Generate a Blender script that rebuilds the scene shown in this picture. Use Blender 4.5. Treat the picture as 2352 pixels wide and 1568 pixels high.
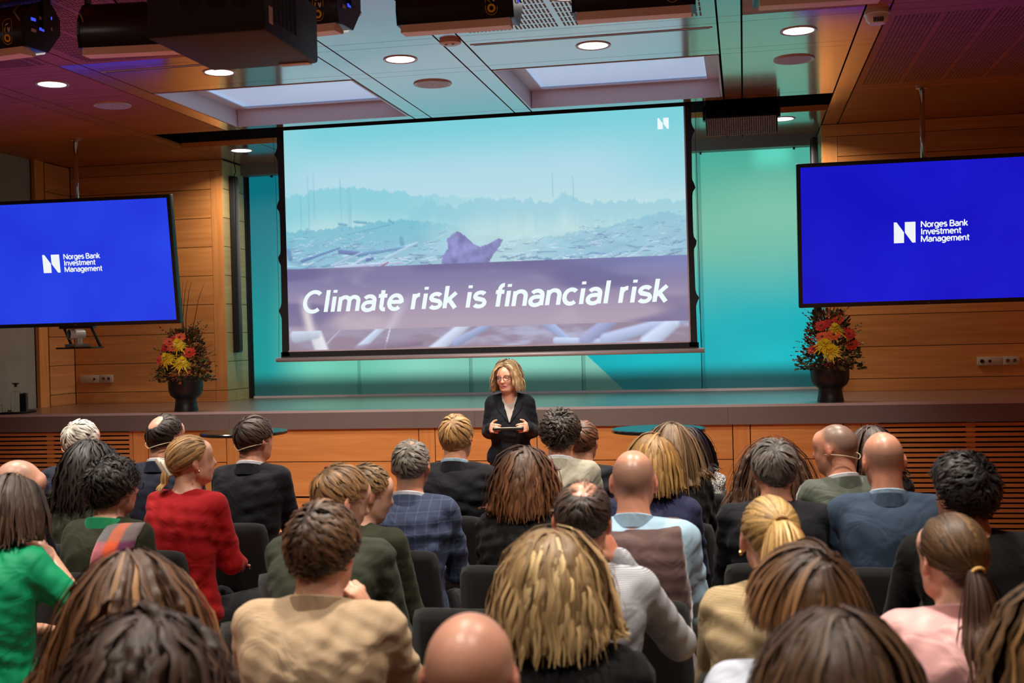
import bpy, bmesh, math, random
import numpy as np
from mathutils import Vector, Matrix, Euler

for o in list(bpy.data.objects): bpy.data.objects.remove(o, do_unlink=True)
SC = bpy.context.scene
COL = SC.collection
R_ = math.radians

# ------------------------------------------------------------------ camera
FPX, CXP, CYP = 2760.0, 1176.0, 784.0
CAMZ = 1.78
YAW, ROLL, PITCH = math.atan(534 / 2760.0), R_(1.49), R_(-0.31)
_f = np.array([-math.sin(YAW) * math.cos(PITCH), math.cos(YAW) * math.cos(PITCH), math.sin(PITCH)])
_r0 = np.cross(_f, [0, 0, 1]); _r0 /= np.linalg.norm(_r0); _u0 = np.cross(_r0, _f)
CR = math.cos(ROLL) * _r0 - math.sin(ROLL) * _u0
CU = math.sin(ROLL) * _r0 + math.cos(ROLL) * _u0
CAM = np.array([0, 0, CAMZ])
cd = bpy.data.cameras.new('camera'); cam = bpy.data.objects.new('camera', cd); COL.objects.link(cam)
cd.sensor_width = 36.0; cd.lens = FPX / 2352.0 * 36.0; cd.clip_start = 0.05; cd.clip_end = 60
cam.matrix_world = Matrix(((CR[0], CU[0], -_f[0], 0), (CR[1], CU[1], -_f[1], 0), (CR[2], CU[2], -_f[2], CAMZ), (0, 0, 0, 1)))
cd.dof.use_dof = True; cd.dof.focus_distance = 8.6; cd.dof.aperture_fstop = 4.0
SC.camera = cam

# ------------------------------------------------------------------ world and exposure
w = bpy.data.worlds.new('world'); SC.world = w; w.use_nodes = True
w.node_tree.nodes['Background'].inputs[0].default_value = (1.0, 0.93, 0.86, 1)
w.node_tree.nodes['Background'].inputs[1].default_value = 0.012
SC.view_settings.view_transform = 'Standard'; SC.view_settings.look = 'None'
SC.view_settings.exposure = 0.0; SC.view_settings.gamma = 1.0
SC.view_settings.use_curve_mapping = False
DOWNLIGHT_W = 17.0       # watts of each ceiling downlight
STAGELIGHT_W = 112.0     # watts of each stage lantern

# measured points of the room: where the view ray through a photo pixel meets a plane of the room
def ray(x, y): return _f + CR * ((x - CXP) / FPX) - CU * ((y - CYP) / FPX)
def atY(x, y, Y): d = ray(x, y); return CAM + d * (Y / d[1])
def atZ(x, y, z): d = ray(x, y); return CAM + d * ((z - CAMZ) / d[2])
def atD(x, y, D): return CAM + ray(x, y) * D

# ------------------------------------------------------------------ object helpers
def tag(o, label=None, cat=None, group=None, kind=None):
    if label: o['label'] = label
    if cat: o['category'] = cat
    if group: o['group'] = group
    if kind: o['kind'] = kind
    return o
def empty(name, loc=(0, 0, 0), rz=0.0, parent=None):
    o = bpy.data.objects.new(name, None); COL.objects.link(o)
    o.location = loc; o.rotation_euler = (0, 0, rz); o.empty_display_size = 0.1
    if parent: o.parent = parent
    return o
def link(name, me, parent=None, loc=None, rot=None):
    o = bpy.data.objects.new(name, me); COL.objects.link(o)
    if parent: o.parent = parent
    if loc is not None: o.location = loc
    if rot is not None: o.rotation_euler = rot
    return o
def mesh(name, V, F, mat=None, smooth=False, col=None):
    """mesh from vertex list and faces (list of tuples or an (n,4)/(n,3) int array)"""
    me = bpy.data.meshes.new(name)
    if isinstance(F, np.ndarray):
        V = np.asarray(V, np.float32); n, k = F.shape
        me.vertices.add(len(V)); me.vertices.foreach_set('co', V.ravel())
        me.loops.add(n * k); me.loops.foreach_set('vertex_index', F.astype(np.int32).ravel())
        me.polygons.add(n)
        me.polygons.foreach_set('loop_start', np.arange(0, n * k, k, dtype=np.int32))
        me.update(calc_edges=True)
    else:
        me.from_pydata([tuple(v) for v in V], [], F); me.update()
    if smooth: me.polygons.foreach_set('use_smooth', np.ones(len(me.polygons), bool))
    if col is not None:
        a = me.color_attributes.new('col', 'FLOAT_COLOR', 'POINT')
        c = np.ones((len(V), 4), np.float32); c[:, :3] = col; a.data.foreach_set('color', c.ravel())
    if mat: me.materials.append(mat)
    return me
BOXF = [(0, 3, 2, 1), (4, 5, 6, 7), (0, 1, 5, 4), (1, 2, 6, 5), (2, 3, 7, 6), (3, 0, 4, 7)]
def boxv(x0, x1, y0, y1, z0, z1):
    return [(x0, y0, z0), (x1, y0, z0), (x1, y1, z0), (x0, y1, z0), (x0, y0, z1), (x1, y0, z1), (x1, y1, z1), (x0, y1, z1)]
_bc = {}
def box(name, x0, x1, y0, y1, z0, z1, mat, parent=None):
    """box object; alike boxes share one mesh centred on its own origin"""
    k = (round(x1 - x0, 4), round(y1 - y0, 4), round(z1 - z0, 4), mat.name)
    if k not in _bc:
        a, b, c = (x1 - x0) / 2, (y1 - y0) / 2, (z1 - z0) / 2
        _bc[k] = mesh(name, boxv(-a, a, -b, b, -c, c), BOXF, mat)
    return link(name, _bc[k], parent, ((x0 + x1) / 2, (y0 + y1) / 2, (z0 + z1) / 2))
def bevbox(name, sx, sy, sz, r, mat, parent=None, loc=None, rot=None, seg=2):
    bm = bmesh.new(); bmesh.ops.create_cube(bm, size=1)
    for v in bm.verts: v.co = Vector((v.co.x * sx, v.co.y * sy, v.co.z * sz))
    bmesh.ops.bevel(bm, geom=list(bm.edges), offset=r, segments=seg, affect='EDGES', profile=0.5)
    me = bpy.data.meshes.new(name); bm.to_mesh(me); bm.free(); me.materials.append(mat)
    me.polygons.foreach_set('use_smooth', np.ones(len(me.polygons), bool))
    try: me.set_sharp_from_angle(angle=R_(40))
    except Exception: pass
    return link(name, me, parent, loc, rot)
def lathe(name, prof, mat, parent=None, loc=None, rot=None, n=32, smooth=True, flute=None):
    V, F = [], []
    m = len(prof)
    for i in range(n):
        a = 2 * math.pi * i / n
        for j, (r, z) in enumerate(prof):
            rr = r
            if flute and flute[0] < z < flute[1]: rr = r - (flute[2] if i % 2 else 0)
            V.append((rr * math.cos(a), rr * math.sin(a), z))
    for i in range(n):
        for j in range(m - 1):
            F.append((i * m + j, ((i + 1) % n) * m + j, ((i + 1) % n) * m + j + 1, i * m + j + 1))
    me = mesh(name, V, F, mat, smooth)
    try: me.set_sharp_from_angle(angle=R_(35))
    except Exception: pass
    return link(name, me, parent, loc, rot)
def tubev(pts, rad, n=6):
    """verts / faces of a tube along points"""
    P = [np.array(p, float) for p in pts]; V, F = [], []
    if not hasattr(rad, '__len__'): rad = [rad] * len(P)
    up = np.array([0, 0, 1.0])
    for i, p in enumerate(P):
        t = P[min(i + 1, len(P) - 1)] - P[max(i - 1, 0)]; t /= (np.linalg.norm(t) + 1e-9)
        a = np.cross(t, up if abs(t[2]) < .9 else np.array([1.0, 0, 0])); a /= (np.linalg.norm(a) + 1e-9); b = np.cross(t, a)
        for k in range(n):
            an = 2 * math.pi * k / n
            V.append(p + rad[i] * (a * math.cos(an) + b * math.sin(an)))
    for i in range(len(P) - 1):
        for k in range(n):
            F.append((i * n + k, i * n + (k + 1) % n, (i + 1) * n + (k + 1) % n, (i + 1) * n + k))
    F.append(tuple(range(n - 1, -1, -1))); F.append(tuple((len(P) - 1) * n + k for k in range(n)))
    return V, F
def tube(name, pts, rad, mat, parent=None, n=6, loc=None, rot=None):
    V, F = tubev(pts, rad, n); return link(name, mesh(name, V, F, mat, True), parent, loc, rot)
def prism(name, poly, axis, a0, a1, mat, parent=None, loc=None, rot=None, smooth=False):
    """polygon extruded along axis 'x','y' or 'z'"""
    n = len(poly); V = []
    for a in (a0, a1):
        for (p, q) in poly:
            V.append({'x': (a, p, q), 'y': (p, a, q), 'z': (p, q, a)}[axis])
    F = [tuple(range(n - 1, -1, -1)), tuple(range(n, 2 * n))] + [(i, (i + 1) % n, n + (i + 1) % n, n + i) for i in range(n)]
    me = mesh(name, V, F, mat, smooth)
    bm = bmesh.new(); bm.from_mesh(me); bmesh.ops.recalc_face_normals(bm, faces=bm.faces); bm.to_mesh(me); bm.free()
    if smooth:
        try: me.set_sharp_from_angle(angle=R_(35))
        except Exception: pass
    return link(name, me, parent, loc, rot)
def text(name, body, size, mat, parent, loc, rot, shear=0.0, bold=0.0, spacing=1.0, align='LEFT', sx=1.0):
    cu = bpy.data.curves.new(name, 'FONT'); cu.body = body; cu.size = size; cu.shear = shear; cu.offset = bold
    cu.space_character = spacing; cu.align_x = align; cu.resolution_u = 4; cu.extrude = 0.0008
    t = bpy.data.objects.new(name, cu); COL.objects.link(t)
    dg = bpy.context.evaluated_depsgraph_get()
    me = bpy.data.meshes.new_from_object(t.evaluated_get(dg)); me.name = name
    bpy.data.objects.remove(t, do_unlink=True); bpy.data.curves.remove(cu)
    if sx != 1.0:
        for v in me.vertices: v.co.x *= sx
    me.materials.clear(); me.materials.append(mat)
    return link(name, me, parent, loc, rot)

# ------------------------------------------------------------------ materials
MT = {}
def srgb(r, g, b):
    return tuple(((c / 255) / 12.92 if c / 255 <= .04045 else ((c / 255 + .055) / 1.055) ** 2.4) for c in (r, g, b))
def _new(name):
    m = bpy.data.materials.new(name); m.use_nodes = True; MT[name] = m
    return m, m.node_tree.nodes, m.node_tree.links, m.node_tree.nodes['Principled BSDF']
def plain(name, rgb, rough=.5, metal=0.0, spec=.5, coat=0.0, bump=0.0, bscale=200.0, sheen=0.0, noise=0.0, nscale=8.0):
    m, N, L, b = _new(name)
    b.inputs['Base Color'].default_value = (*rgb, 1); b.inputs['Roughness'].default_value = rough
    b.inputs['Metallic'].default_value = metal; b.inputs['Specular IOR Level'].default_value = spec
    b.inputs['Coat Weight'].default_value = coat; b.inputs['Sheen Weight'].default_value = sheen
    tc = N.new('ShaderNodeTexCoord')
    if bump:
        t = N.new('ShaderNodeTexNoise'); t.inputs['Scale'].default_value = bscale; t.inputs['Detail'].default_value = 3
        L.new(tc.outputs['Object'], t.inputs['Vector'])
        bp = N.new('ShaderNodeBump'); bp.inputs['Strength'].default_value = bump; bp.inputs['Distance'].default_value = .004
        L.new(t.outputs['Fac'], bp.inputs['Height']); L.new(bp.outputs[0], b.inputs['Normal'])
    if noise:
        t = N.new('ShaderNodeTexNoise'); t.inputs['Scale'].default_value = nscale; t.inputs['Detail'].default_value = 5
        L.new(tc.outputs['Object'], t.inputs['Vector'])
        mx = N.new('ShaderNodeMix'); mx.data_type = 'RGBA'
        mx.inputs[6].default_value = (*[c * (1 - noise) for c in rgb], 1); mx.inputs[7].default_value = (*[min(1, c * (1 + noise)) for c in rgb], 1)
        L.new(t.outputs['Fac'], mx.inputs[0]); L.new(mx.outputs[2], b.inputs['Base Color'])
    return m
def emit(name, rgb, strength=1.0):
    m, N, L, b = _new(name)
    b.inputs['Base Color'].default_value = (0.02, 0.02, 0.02, 1)
    b.inputs['Emission Color'].default_value = (*rgb, 1); b.inputs['Emission Strength'].default_value = strength
    b.inputs['Roughness'].default_value = .4
    return m
def wood(name, c1, c2, rough=.3, axis=0, grain=1.0, coat=0.0, var=.12, spec=.5, cr=.11):
    """veneer: long grain along the given axis, each piece a little different"""
    m, N, L, b = _new(name)
    geo = N.new('ShaderNodeNewGeometry'); oi = N.new('ShaderNodeObjectInfo')
    add = N.new('ShaderNodeVectorMath'); add.operation = 'ADD'
    off = N.new('ShaderNodeVectorMath'); off.operation = 'SCALE'; off.inputs[0].default_value = (7.3, 3.1, 5.7)
    L.new(oi.outputs['Random'], off.inputs['Scale'])
    L.new(geo.outputs['Position'], add.inputs[0]); L.new(off.outputs[0], add.inputs[1])
    mp = N.new('ShaderNodeMapping'); s = [22.0 * grain] * 3; s[axis] = 1.3 * grain; mp.inputs['Scale'].default_value = s
    L.new(add.outputs[0], mp.inputs['Vector'])
    t = N.new('ShaderNodeTexNoise'); t.inputs['Scale'].default_value = 1.0; t.inputs['Detail'].default_value = 6; t.inputs['Distortion'].default_value = .6
    L.new(mp.outputs[0], t.inputs['Vector'])
    rp = N.new('ShaderNodeValToRGB'); rp.color_ramp.elements[0].position = .3; rp.color_ramp.elements[1].position = .75
    rp.color_ramp.elements[0].color = (*c2, 1); rp.color_ramp.elements[1].color = (*c1, 1)
    L.new(t.outputs['Fac'], rp.inputs[0])
    hs = N.new('ShaderNodeHueSaturation'); mr = N.new('ShaderNodeMapRange')
    mr.inputs[3].default_value = 1 - var; mr.inputs[4].default_value = 1 + var
    L.new(oi.outputs['Random'], mr.inputs[0]); L.new(mr.outputs[0], hs.inputs['Value']); L.new(rp.outputs[0], hs.inputs['Color'])
    L.new(hs.outputs[0], b.inputs['Base Color'])
    b.inputs['Roughness'].default_value = rough; b.inputs['Coat Weight'].default_value = coat; b.inputs['Coat Roughness'].default_value = cr; b.inputs['Coat IOR'].default_value = 1.9
    b.inputs['Specular IOR Level'].default_value = spec
    return m
def vcol(name, rough=.5, spec=.4, emission=0.0, sheen=0.0, bump=0.0, bscale=150, sss=0.0):
    """takes its colour from the mesh's own colour attribute"""
    m, N, L, b = _new(name)
    a = N.new('ShaderNodeAttribute'); a.attribute_name = 'col'
    if emission:
        b.inputs['Base Color'].default_value = (0.03, 0.03, 0.03, 1)
        L.new(a.outputs['Color'], b.inputs['Emission Color']); b.inputs['Emission Strength'].default_value = emission
    else: L.new(a.outputs['Color'], b.inputs['Base Color'])
    b.inputs['Roughness'].default_value = rough; b.inputs['Specular IOR Level'].default_value = spec; b.inputs['Sheen Weight'].default_value = sheen
    if bump:
        tc = N.new('ShaderNodeTexCoord'); t = N.new('ShaderNodeTexNoise'); t.inputs['Scale'].default_value = bscale; t.inputs['Detail'].default_value = 3
        L.new(tc.outputs['Object'], t.inputs['Vector'])
        bp = N.new('ShaderNodeBump'); bp.inputs['Strength'].default_value = bump; bp.inputs['Distance'].default_value = .003
        L.new(t.outputs['Fac'], bp.inputs['Height']); L.new(bp.outputs[0], b.inputs['Normal'])
    return m
M_WALL = wood('wood_wall', srgb(226, 154, 88), srgb(204, 128, 66), .34, 0)
M_WALLV = wood('wood_wall_upright', srgb(228, 156, 90), srgb(206, 130, 68), .34, 2)
M_CEIL = wood('wood_ceiling', srgb(176, 104, 58), srgb(150, 84, 44), .2, 0, var=.06, spec=1.0, coat=1.0)
M_CEIL2 = wood('wood_ceiling_acoustic', srgb(176, 104, 58), srgb(150, 84, 44), .4, 0, var=.06, spec=.1)
M_FLOOR = wood('wood_floor', srgb(160, 84, 48), srgb(112, 52, 28), .25, 1, var=.15)
M_STAGE = wood('stage_floor_boards', srgb(120, 74, 54), srgb(84, 50, 38), .36, 0, grain=2.0, spec=1.0, coat=1.0, cr=.34)
M_DARK = plain('dark_void', (0.004, 0.004, 0.004), .9)
M_FASCIA = plain('grey_metal_fascia', srgb(120, 108, 104), .5, 0.2, bump=.05, bscale=60, noise=.06)
M_BLACK = plain('black_plastic', (0.008, 0.008, 0.009), .42)
M_BLACKM = plain('black_metal', (0.012, 0.012, 0.012), .35, .3)
M_GREY = plain('grey_beam_paint', srgb(118, 108, 98), .5)
M_WHITE = plain('white_paint', srgb(225, 222, 226), .35)
M_LIPWHITE = plain('coffer_paint', srgb(205, 198, 206), .4)
M_STEEL = plain('polished_steel', (.62, .6, .58), .16, 1.0)
M_ALU = plain('satin_aluminium', srgb(205, 192, 192), .38, .35)
M_PLATE = plain('ivory_plastic', srgb(205, 185, 165), .4)
M_FABRICBLK = plain('black_fabric', (0.0075, 0.0075, 0.008), .9, spec=.2, bump=.25, bscale=500, sheen=.25)
# ================================================================== the room
CEIL, ST, YW, YB, YG = 3.69, 1.165, 10.0, 11.73, 12.35       # ceiling, stage top, stage front, wood back wall, glass
XL, XR = -7.1, 2.57                                           # side walls
# floor: boards on a sub-floor
floor = box('floor', XL - .2, XR + .2, -4.2, 10.02, -.06, -.012, M_DARK); tag(floor, kind='structure')
rnd = random.Random(4)
fb = None
bw, bl = .24, 2.5
x = XL
while x < XR:
    y = -4.2 - rnd.random() * bl
    while y < 10.0:
        y0, y1 = max(y, -4.2), min(y + bl, 10.0)
        if y1 - y0 > .05:
            o = box('floor_board', x + .001, min(x + bw - .001, XR), y0 + .001, y1 - .001, -.012, 0.0, M_FLOOR, floor)
            o.location -= floor.location
        y += bl
    x += bw
# stage
stage = box('stage', XL, XR, YW + .07, 12.9, 0.0, ST - .02, M_DARK); tag(stage, kind='structure')
def sub(o, root): o.location = o.location - root.location; return o
sf = box('stage_floor', XL, XR, YW - .03, 12.9, ST - .02, ST, M_STAGE); tag(sf, kind='structure')
for x0, x1 in ((XL, -4.5), (-4.498, -2.27), (-2.268, -.15), (-.148, XR)):
    sub(box('stage_fascia', x0, x1, YW - .035, YW + .07, 1.003, ST - .0205, M_FASCIA, stage), stage)
nose = sub(box('stage_nosing', XL, XR, YW - .037, YW - .03, ST - .02, ST + .002, M_ALU, stage), stage)
strips = [(-5.447, -5.295), (-4.547, -4.386), (-2.776, -2.629), (-1.89, -1.741), (-.115, .029), (.762, .907)]
G = .005
for (a, b) in strips: sub(box('front_strip', a + G, b - G, YW, YW + .03, .412, 1.0, M_WALLV, stage), stage)
for i in range(len(strips) - 1):
    a, b = strips[i][1], strips[i + 1][0]
    for z0, z1 in ((.718, 1.0), (.412, .711)):
        sub(box('front_panel', a + G * .5, b - G * .5, YW, YW + .03, z0, z1, M_WALL, stage), stage)
    sub(box('plinth_panel', a + G * .5, strips[i + 1][1] - G, YW, YW + .03, .03, .395, M_WALL, stage), stage)
sub(box('plinth_panel', strips[0][0] + G, strips[0][1] - G, YW, YW + .03, .03, .395, M_WALL, stage), stage)
sub(box('skirting', XL, XR, YW + .012, YW + .03, 0.0, .03, M_WALL, stage), stage)
# ventilation grilles of the stage front: slats, frame, mullion
for name, x0, x1, mull in (('left', XL, -5.447, -6.277), ('right', .907, XR, 1.737)):
    g = empty('vent_grille', ((x0 + x1) / 2, YW, 0)); tag(g, 'wooden slatted vent grille in the stage front, %s' % ('beside the concrete wall' if name == 'left' else 'in front of the bare right wall'), 'grille')
    def gp(o): o.location = o.location - g.location; o.parent = g; return o
    fx = (x1 - .035, x1) if name == 'left' else (x0, x0 + .13)
    gp(box('frame_post', fx[0], fx[1], YW, YW + .03, .13, 1.0, M_WALLV))
    gp(box('mullion', mull - .035, mull + .035, YW + .012, YW + .04, .13, 1.0, M_WALLV))
    gp(box('base_rail', x0, x1, YW, YW + .03, .03, .148, M_WALL))
    sx0, sx1 = (x0, fx[0] - .001) if name == 'left' else (fx[1] + .001, x1)
    for k in range(21):
        z = .163 + k * .0402
        gp(box('slat', sx0, sx1, YW, YW + .022, z, z + .0262, M_WALL))
# ---- wood walls beside the backdrop
def panel_wall(name, x0, x1, sx0, sx1, y):
    wl = box(name, x0, x1, y + .03, y + .12, ST, CEIL + .3, M_DARK); tag(wl, kind='structure')
    px0, px1 = (x0, sx0 - .004) if sx0 > x0 + .1 else (sx1 + .004, x1)
    zs = [ST + .003, 1.279] + [1.285 + .3 * k for k in range(9)]
    sub(box('skirting_panel', px0, px1, y, y + .03, ST + .002, 1.279, M_WALL, wl), wl)
    sub(box('skirting_panel', sx0, sx1, y, y + .03, ST + .002, 1.279, M_WALL, wl), wl)
    sub(box('corner_strip', sx0, sx1, y, y + .03, 1.285, CEIL - .12, M_WALLV, wl), wl)
    for k in range(8):
        z0 = 1.285 + .3 * k
        sub(box('wall_panel', px0, px1, y, y + .03, z0, min(z0 + .294, CEIL - .12), M_WALL, wl), wl)
    sub(box('top_rail', x0, x1, y, y + .03, CEIL - .115, CEIL - .004, M_WALL, wl), wl)
    return wl
panel_wall('wall_back_left', -7.03, -5.30, -5.43, -5.302, YB)
panel_wall('wall_back_right', .762, XR + .1, .764, .902, YB)
# returns beside the glass
M_RET = wood('wood_return_pale', srgb(196, 170, 118), srgb(176, 150, 100), .4, 1)
for nm, xr, s in (('wall_return_left', -5.30, -1), ('wall_return_right', .762, 1)):
    wl = box(nm, min(xr, xr + s * .1), max(xr, xr + s * .1), YB + .12, 12.7, ST, CEIL + .2, M_DARK); tag(wl, kind='structure')
    xa, xb = (xr - .03, xr + .002) if s < 0 else (xr - .002, xr + .03)
    for k in range(9):
        z0 = 1.285 + .3 * k if k else 1.285
        for ya, yb in ((YB + .001, YB + .235), (YB + .241, 12.27)):
            if k < 8: sub(box('return_panel', xa, xb, ya, yb, z0, z0 + .294, M_RET, wl), wl)
            else: sub(box('return_panel', xa, xb, ya, yb, ST + .002, 1.279, M_RET, wl), wl)
# ---- side walls, back wall
M_CONC = plain('board_marked_concrete', srgb(150, 142, 132), .85, bump=.35, bscale=40, noise=.22, nscale=4)
wl = box('wall_left', XL - .3, XL, -4.2, 11.1, 0, CEIL + .3, M_CONC); tag(wl, kind='structure')
wl = box('wall_left_wood', XL - .3, XL + .01, 11.1, 12.0, ST, CEIL + .3, M_DARK); tag(wl, kind='structure')
sub(box('pilaster', XL + .005, XL + .05, 11.1, 11.26, ST, CEIL, M_WALLV, wl), wl)
for k in range(9):
    z0 = 1.285 + .3 * (k - 1) if k else ST + .002
    sub(box('wall_panel', XL + .005, XL + .06, 11.266, YB, z0, (z0 + .294) if k else 1.279, wood('wood_side', srgb(216, 152, 94), srgb(192, 124, 70), .34, 1) if 'wood_side' not in MT else MT['wood_side'], wl), wl)
wl = box('wall_right', XR, XR + .3, -4.2, 12.5, 0, CEIL + .3, M_WALL); tag(wl, kind='structure')
wl = box('wall_back', XL - .3, XR + .3, -4.5, -4.2, 0, CEIL + .3, M_WALL); tag(wl, kind='structure')

# ---- glass backdrop: back-lit, printed glass panes
def glass_mat(name='backlit_printed_glass', k=.92):
    m, N, L, b = _new(name)
    geo = N.new('ShaderNodeNewGeometry'); sp = N.new('ShaderNodeSeparateXYZ'); L.new(geo.outputs['Position'], sp.inputs[0])
    def mr(v, a, bb, c=0.0, d=1.0, sm=True):
        q = N.new('ShaderNodeMapRange'); q.interpolation_type = 'SMOOTHSTEP' if sm else 'LINEAR'
        q.inputs[1].default_value = a; q.inputs[2].default_value = bb; q.inputs[3].default_value = c; q.inputs[4].default_value = d
        L.new(v, q.inputs[0]); return q.outputs[0]
    def mix(f, c1, c2):
        q = N.new('ShaderNodeMix'); q.data_type = 'RGBA'; L.new(f, q.inputs[0])
        for i, c in ((6, c1), (7, c2)):
            if isinstance(c, tuple): q.inputs[i].default_value = (*c, 1)
            else: L.new(c, q.inputs[i])
        return q.outputs[2]
    def mth(op, a, bb):
        q = N.new('ShaderNodeMath'); q.operation = op
        for i, c in ((0, a), (1, bb)):
            if isinstance(c, (int, float)): q.inputs[i].default_value = c
            else: L.new(c, q.inputs[i])
        return q.outputs[0]
    X, Z = sp.outputs['X'], sp.outputs['Z']
    nz = N.new('ShaderNodeTexNoise'); nz.inputs['Scale'].default_value = .9; nz.inputs['Detail'].default_value = 1
    L.new(geo.outputs['Position'], nz.inputs['Vector'])
    zz = mth('ADD', Z, mth('MULTIPLY', mth('SUBTRACT', nz.outputs['Fac'], .5), .5))
    # left side: deep teal above, sea green below; right side: pale green above, cyan below
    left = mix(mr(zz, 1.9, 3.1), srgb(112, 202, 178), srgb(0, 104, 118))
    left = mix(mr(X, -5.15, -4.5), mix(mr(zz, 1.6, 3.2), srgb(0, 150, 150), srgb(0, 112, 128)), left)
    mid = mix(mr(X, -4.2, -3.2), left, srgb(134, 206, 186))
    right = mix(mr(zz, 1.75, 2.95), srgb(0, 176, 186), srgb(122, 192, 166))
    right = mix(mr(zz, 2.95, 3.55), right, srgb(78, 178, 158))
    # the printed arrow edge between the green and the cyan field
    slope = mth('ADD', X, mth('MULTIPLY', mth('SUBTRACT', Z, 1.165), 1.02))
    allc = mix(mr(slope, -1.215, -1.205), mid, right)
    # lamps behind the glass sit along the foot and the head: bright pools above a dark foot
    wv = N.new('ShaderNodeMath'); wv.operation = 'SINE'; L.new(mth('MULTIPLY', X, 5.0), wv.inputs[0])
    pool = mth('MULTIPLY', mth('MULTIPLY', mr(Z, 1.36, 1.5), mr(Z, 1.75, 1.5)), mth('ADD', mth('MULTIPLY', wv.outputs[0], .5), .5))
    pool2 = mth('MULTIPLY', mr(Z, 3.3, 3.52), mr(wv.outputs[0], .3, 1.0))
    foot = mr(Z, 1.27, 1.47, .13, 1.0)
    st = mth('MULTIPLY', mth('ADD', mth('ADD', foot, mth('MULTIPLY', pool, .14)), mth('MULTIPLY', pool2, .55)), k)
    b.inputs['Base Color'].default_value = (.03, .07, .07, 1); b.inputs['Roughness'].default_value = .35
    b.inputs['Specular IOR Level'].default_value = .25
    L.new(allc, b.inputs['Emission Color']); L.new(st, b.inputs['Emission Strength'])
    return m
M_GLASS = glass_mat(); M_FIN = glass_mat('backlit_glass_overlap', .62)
gw = box('wall_backdrop', -5.36, .79, YG + .03, YG + .1, ST, CEIL + .2, M_DARK); tag(gw, kind='structure')
GX = [-5.27] + [float(atY(x, 860, YG)[0]) for x in (821, 1078, 1337, 1612)] + [.735]
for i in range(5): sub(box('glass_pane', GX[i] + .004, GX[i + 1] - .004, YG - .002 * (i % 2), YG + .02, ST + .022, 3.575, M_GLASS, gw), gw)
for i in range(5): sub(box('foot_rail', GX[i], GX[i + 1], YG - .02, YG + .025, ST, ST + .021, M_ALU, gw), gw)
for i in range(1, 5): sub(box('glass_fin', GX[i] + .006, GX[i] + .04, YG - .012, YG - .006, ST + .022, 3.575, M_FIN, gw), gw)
tb = box('trim_1', -5.30, .76, 12.2, 12.45, 3.575, CEIL + .02, M_GREY); tag(tb, kind='structure')
for i in range(7):
    sub(box('clamp', -5.0 + i * .92, -4.98 + i * .92, YG - .05, YG - .02, 3.555, 3.58, M_BLACKM, tb), tb)

# ---- ceiling: veneered panels and narrow strips hung below a dark void
ceil = box('ceiling', XL - .3, XR + .3, -4.5, 12.9, 4.35, 4.45, M_DARK); tag(ceil, kind='structure')
xe = [XL, -5.44, -5.29, -4.547, -4.386, -2.78, -2.63, -1.892, -1.744, -.118, .030, .762, .912, XR]
yr = []
y = 10.17
for hgt in (.14, 1.55, .14, .72, .15, 1.55, .14, .72, .15, 1.55, .14, .72, .15, 1.55, .14, .72, .15, 1.55):
    yr.append((y - hgt, y)); y -= hgt
ye_back = [(10.79, 12.2)]
g = .006
def is_coffer(i, r): return i in (4, 8) and r == 1
for i in range(len(xe) - 1):
    x0, x1 = xe[i] + g, xe[i + 1] - g
    for r, (y0, y1) in enumerate(yr):
        if y1 < -4.2: continue
        if is_coffer(i, r): continue
        sub(box('ceiling_panel', x0, x1, y0 + g * .4, y1 - g * .4, CEIL, CEIL + .02, M_CEIL2 if i in (0, 1, 2, 12) or (r >= 5 and i not in (5, 6, 7, 8, 9)) else M_CEIL, ceil), ceil)
    for (y0, y1) in ye_back:
        if i in (0, 1, 12): y0b, y1b = 10.17, YB
        elif i == 2: y0b, y1b = 10.79, 12.2
        else: y0b, y1b = y0, y1
        if i in (0, 1, 12):
            for ya, yb in ((10.175, 10.95), (10.955, YB)):
                sub(box('ceiling_panel', x0, x1, ya, yb, CEIL, CEIL + .02, M_CEIL2 if i in (0, 1, 12) else M_CEIL, ceil), ceil)
        elif i == 11:
            sub(box('ceiling_panel', x0, x1, 10.175, YB + .1, CEIL, CEIL + .02, M_CEIL2 if i in (0, 1, 12) else M_CEIL, ceil), ceil)
        else: sub(box('ceiling_panel', x0, x1, y0b, y1b, CEIL, CEIL + .02, M_CEIL2 if i in (0, 1, 12) else M_CEIL, ceil), ceil)
# the slot for the projection screen
for nm, a in (('slot_side', (-5.30, .77, 10.79, 10.81, CEIL + .02, 4.3)), ('slot_side', (-5.30, .77, 10.15, 10.168, CEIL + .02, 4.3)), ('slot_lid', (-5.30, .77, 10.15, 10.81, 4.25, 4.3))):
    sub(box(nm, *a, M_DARK, ceil), ceil)
sub(box('slot_edge', -5.28, .76, 10.786, 10.79, CEIL - .03, CEIL + .02, M_WALL, ceil), ceil)
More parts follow.
